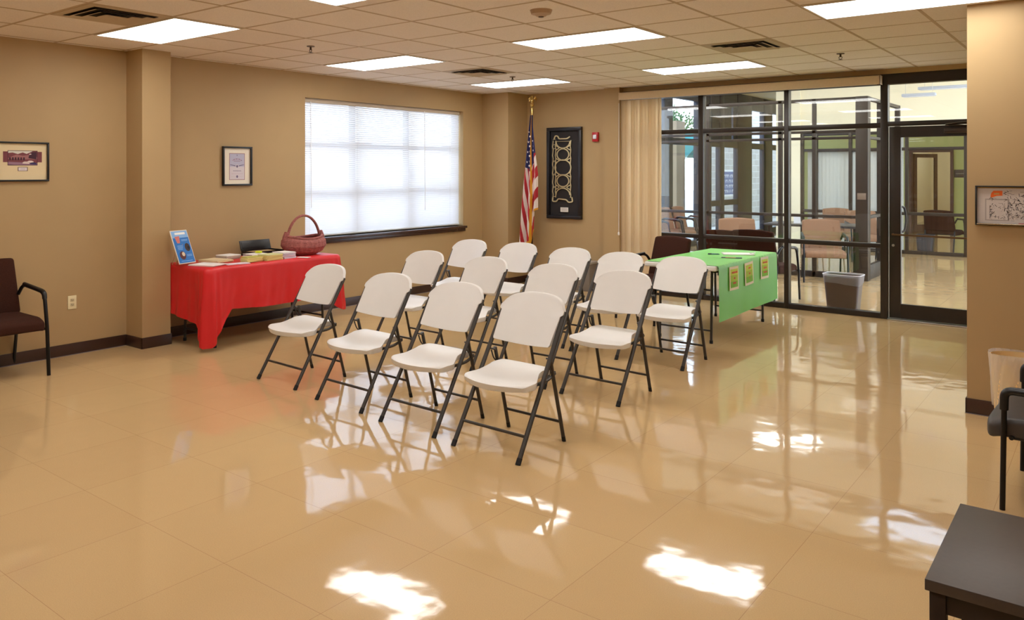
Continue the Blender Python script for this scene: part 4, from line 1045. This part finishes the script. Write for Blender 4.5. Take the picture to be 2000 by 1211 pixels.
# unseen ceiling panels added to brighten the lobby and hall
LL = {(-2.95, 6.0): 'added lobby fill light panel above the chairs by the outer window', (-1.6, 5.6): 'added lobby fill light panel by the outer glazing', (3.9, 9.6): 'added lobby fill light panel at the far right before the inner screen', (-1.4, 9.6): 'added lobby fill light panel above the waiting chairs',
      (-.4, 4.75): 'added lobby fill light panel just behind the top of the glass partition',
      (3.6, 6.4): 'added lobby fill light panel at the far right behind the partition wall', (0.0, 13.2): 'added hall fill light panel right behind the inner screen',
      (0.2, 15.0): 'added fill light panel in the hall past the inner screen', (2.4, 15.0): 'added fill light panel at the right of the far hall'}
for (x, y), l in LL.items(): ceil_light(x, y, l, lobbyfill_m if y < 12 else hallfill_m, LC)
ceil_light(-.3, 19.2, 'added fill light panel in the end corridor, nearer one', hallfill_m, LC); ceil_light(-.3, 22.5, 'added fill light panel in the end corridor, farther one', hallfill_m, LC)  # unseen panels added so the corridor reads bright through its opening
def pendant(x0, x1, y, z, label):
    t = thing('pendant_light', label, 'pendant light', ((x0+x1)/2, y, z)); h = (x1-x0)/2
    bm = B(); box(bm, -h, h, -.08, .08, 0, .05, .012); finish(bm, 'housing', mat('pendant_grey', s(186, 192, 206), .4), t)
    bm = B(); box(bm, -h+.02, h-.02, -.06, .06, -.008, 0); finish(bm, 'diffuser', mat('pendant_lens', s(236, 240, 248), .4), t)
    for sx in (-.8, .8):
        bm = B(); tube(bm, [(sx*h, 0, .05), (sx*h, 0, LC-z)], .003, 5); finish(bm, 'suspension_wire', alu_m, t)
pendant(1.16, 1.68, 10.15, 2.93, 'short linear pendant light in the lobby, lower of the two through the transom')
pendant(1.37, 2.35, 10.4, 3.06, 'longer linear pendant light in the lobby, higher of the two through the transom')
# lobby seating and table
armchair('armchair', 'tan lobby armchair by the outer window, nearest the gathered blind', (-2.68, 8.75, 0), PI/2, tanfab_m, group='tan lobby armchairs')
armchair('armchair', 'tan lobby armchair by the outer window, middle of the three', (-2.68, 9.38, 0), PI/2, tanfab_m, group='tan lobby armchairs')
armchair('armchair', 'tan lobby armchair by the outer window, farthest of the three', (-2.68, 10.01, 0), PI/2, tanfab_m, group='tan lobby armchairs')
armchair('armchair', 'brown lobby chair seen from behind, left one beyond the green table', (-.09, 4.95, 0), math.radians(200), brownfab_m, back_z=.86)
armchair('armchair', 'brown lobby chair seen from behind, close behind the green table beyond the glass', (.62, 4.72, 0), math.radians(170), brownfab_m, W=.62, back_z=.90)
armchair('armchair', 'tan lobby armchair facing the glass above the green table', (-.33, 6.45, 0), math.radians(35), tanfab_m, W=.62, back_z=.90)
armchair('armchair', 'tan lobby armchair standing alone behind the brown wastebasket', (.72, 6.92, 0), math.radians(22), tanfab_m, W=.60, back_z=.90)
armchair('armchair', 'distant tan armchair inside the brown framed vestibule', (-.05, 10.9, 0), math.radians(30), tanfab_m, back_z=.90)
armchair('armchair', 'distant tan armchair beside the vestibule corner post', (.55, 10.2, 0), math.radians(30), tanfab_m, W=.62, back_z=.90)
armchair('armchair', 'dark brown armchair seen from behind through the glass door', (1.42, 12.75, 0), math.radians(170), brownfab_m, W=.60, back_z=.86)
t = thing('lobby_table', 'dark lobby table with a slim top inside the vestibule', 'table', (.15, 8.6, 0))
bm = B(); box(bm, -.75, .75, -.40, .40, .70, .74, .006); finish(bm, 'tabletop', mat('dark_table_top', s(60, 56, 58), .3), t)
for sx in (-1, 1):
    for sy in (-1, 1):
        bm = B(); box(bm, sx*.68-.02, sx*.68+.02, sy*.34-.02, sy*.34+.02, 0, .70); finish(bm, 'leg', blackmetal_m, t)
for k, (x, l) in enumerate(((-.28, 'left white card holder on the lobby table'), (-.12, 'right white card holder on the lobby table'))):
    bm = B(); M = Matrix.Rotation(math.radians(-10), 4, 'X'); box(bm, -.055, .055, 0, .006, 0, .15, M=M); box(bm, -.055, .055, -.01, .05, 0, .006)
    o = finish(bm, 'card_holder', M_('holder_white', 232, 232, 240)); tag(o, l, 'card holder', None, (x, 8.45, .741), math.radians(30))
def rbin(x, y, w_, d_, h, m, label, liner, rz=0):
    t = thing('wastebasket', label, 'bin', (x, y, 0), rz)
    bm = B()
    def f(u, v):
        a = 2*PI*u; n = 6; c, s_ = math.cos(a), math.sin(a); r = (abs(c)**n+abs(s_)**n)**(-1/n); k = .82+.18*v
        return Vector((r*c*w_/2*k, r*s_*d_/2*k, h*v))
    grid(bm, f, 64, 8, closed_u=True); grid(bm, lambda u, v: f(u, v)*.97+Vector((0, 0, .01)), 64, 8, closed_u=True)
    vs = [bm.verts.new(f(k/32, 0)) for k in range(32)]; bm.faces.new(vs)
    finish(bm, 'bucket', m, t, 50, normals=False)
    if liner:
        bm = B()
        grid(bm, lambda u, v: Vector((f(u, 1-.28*v).x*(1.045+.02*math.sin(u*70)*v), f(u, 1-.28*v).y*(1.06+.03*math.sin(u*50)*v), h+.008-.10*v+.012*math.sin(u*12)*v)), 90, 8, closed_u=True)
        finish(bm, 'liner', liner_m, t, 60, normals=False)
        bm = B(); tube(bm, [f(k/64, .985)*1.05 for k in range(65)], .005, 6); finish(bm, 'liner_hem', mat('white_liner_hem', s(230, 226, 236), .3), t)
rbin(1.62, 4.42, .40, .26, .41, mat('dark_brown_plastic', s(84, 62, 54), .4), 'brown wastebasket with clear liner just behind the glass', True, math.radians(-2))
rbin(1.18, 12.22, .32, .24, .38, mat('dark_grey_plastic', s(70, 66, 70), .4), 'dark grey wastebasket far back, seen low through the door glass', False)

# ================================================================ OUTDOORS
bm = B(); box(bm, -60, -3.3, -30, 60, -.2, -.08); struct(finish(bm, 'ground', mat('pale_concrete', s(206, 204, 200), .8, noise=.04, nscale=2)))
brick_m = bpy.data.materials.new('grey_block'); brick_m.use_nodes = True
n = brick_m.node_tree.nodes; L = brick_m.node_tree.links; br = n.new('ShaderNodeTexBrick'); tcx = n.new('ShaderNodeTexCoord'); sx_ = n.new('ShaderNodeSeparateXYZ'); cb = n.new('ShaderNodeCombineXYZ')
L.new(tcx.outputs['Object'], sx_.inputs[0]); L.new(sx_.outputs['Y'], cb.inputs['X']); L.new(sx_.outputs['Z'], cb.inputs['Y']); L.new(cb.outputs[0], br.inputs['Vector'])
br.inputs['Scale'].default_value = 1; br.inputs['Brick Width'].default_value = .4; br.inputs['Row Height'].default_value = .2; br.inputs['Mortar Size'].default_value = .008
br.inputs['Color1'].default_value = s(176, 172, 170); br.inputs['Color2'].default_value = s(158, 154, 154); br.inputs['Mortar'].default_value = s(212, 210, 208); L.new(br.outputs['Color'], n['Principled BSDF'].inputs['Base Color'])
bm = B(); box(bm, -5.8, -5.5, 17.7, 30, -.1, 4.2); struct(finish(bm, 'wall_courtyard', brick_m))
bm = B(); box(bm, -5.75, -5.3, 15.0, 15.55, -.1, 3.0); struct(finish(bm, 'trim_4', mat('tan_stone', s(150, 128, 100), .8, noise=.06, nscale=6)))
t = thing('wall_banner', 'blue and white lettered sign on the grey block wall outside the lobby doors', 'sign', (-5.49, 19.2, 1.24), PI/2)
bm = B(); box(bm, -.52, .52, -.01, 0, -.42, .42); finish(bm, 'board', M_('banner_white', 236, 236, 240), t)
bm = B(); flat(bm, -.42, .48, -.36, .36, -.012, 0)
rnd = random.Random(5)
for r_ in range(4):
    for k in range(6):
        x = -.36+k*.135; z = .22-r_*.16; a = rnd.uniform(.03, .05); flat(bm, x, x+a, z-.045, z+.045, -.014, 1); flat(bm, x, x+.1, z+.02, z+.045, -.0145, 1) if rnd.random() > .5 else None
finish(bm, 'lettering', [M_('banner_blue', 60, 84, 150), M_('banner_white', 236, 236, 240)], t, normals=False)
t = thing('awning', 'teal fabric awning outside the lobby window', 'awning', (-6.1, 17.7, 2.0))
bm = B()
for x in (-.55, .55):
    a = [bm.verts.new(p) for p in ((x, 0, 0), (x, 0, .75), (x, -1.5, 0))]; bm.faces.new(a)
shell(bm, lambda u, v: Vector((-.56+1.12*u, -1.5*v, .75-.75*v)), 4, 4, lambda u, v: (0, 0, .02))
finish(bm, 'canopy', mat('teal_canvas', s(20, 112, 108), .8), t)
bm = B(); box(bm, -.58, .58, -1.53, -1.49, -.03, .02); finish(bm, 'front_bar', white_m, t)
def tree(x, y, h, r, label, seed):
    t = thing('tree', label, 'tree', (x, y, -.08), 0, 'trees beyond the lobby windows'); rnd = random.Random(seed)
    bm = B(); tube(bm, [(0, 0, 0), (.1, 0, h*.3), (0, .1, h*.6)], [.16, .12, .06], 8); finish(bm, 'trunk', mat('bark', s(92, 74, 60), .9), t)
    bm = B()
    for k in range(4200):
        a, b = rnd.uniform(0, 2*PI), rnd.uniform(-1, 1); rr = r*rnd.uniform(.45, 1)**.5*(1+.25*math.sin(a*3+b*4)); q = math.sqrt(1-b*b)
        c = Vector((rr*q*math.cos(a), rr*q*math.sin(a), h*.68+rr*b*.8)); e1 = Vector((rnd.gauss(0, 1), rnd.gauss(0, 1), rnd.gauss(0, 1))).normalized()*.075; e2 = e1.cross(Vector((rnd.gauss(0, 1), rnd.gauss(0, 1), rnd.gauss(0, 1)))).normalized()*.045
        bm.faces.new([bm.verts.new(c+p) for p in (-e1, e2, e1, -e2)])
    finish(bm, 'foliage', mat('leaf_green', s(92, 118, 70), .7, noise=.2, nscale=2), t, normals=False)
tree(-10.5, 24.5, 4.6, 1.5, 'leafy green tree outside above the teal awning', 1)
tree(-15, 30, 5.2, 1.9, 'leafy green tree farther off behind the awning', 2)
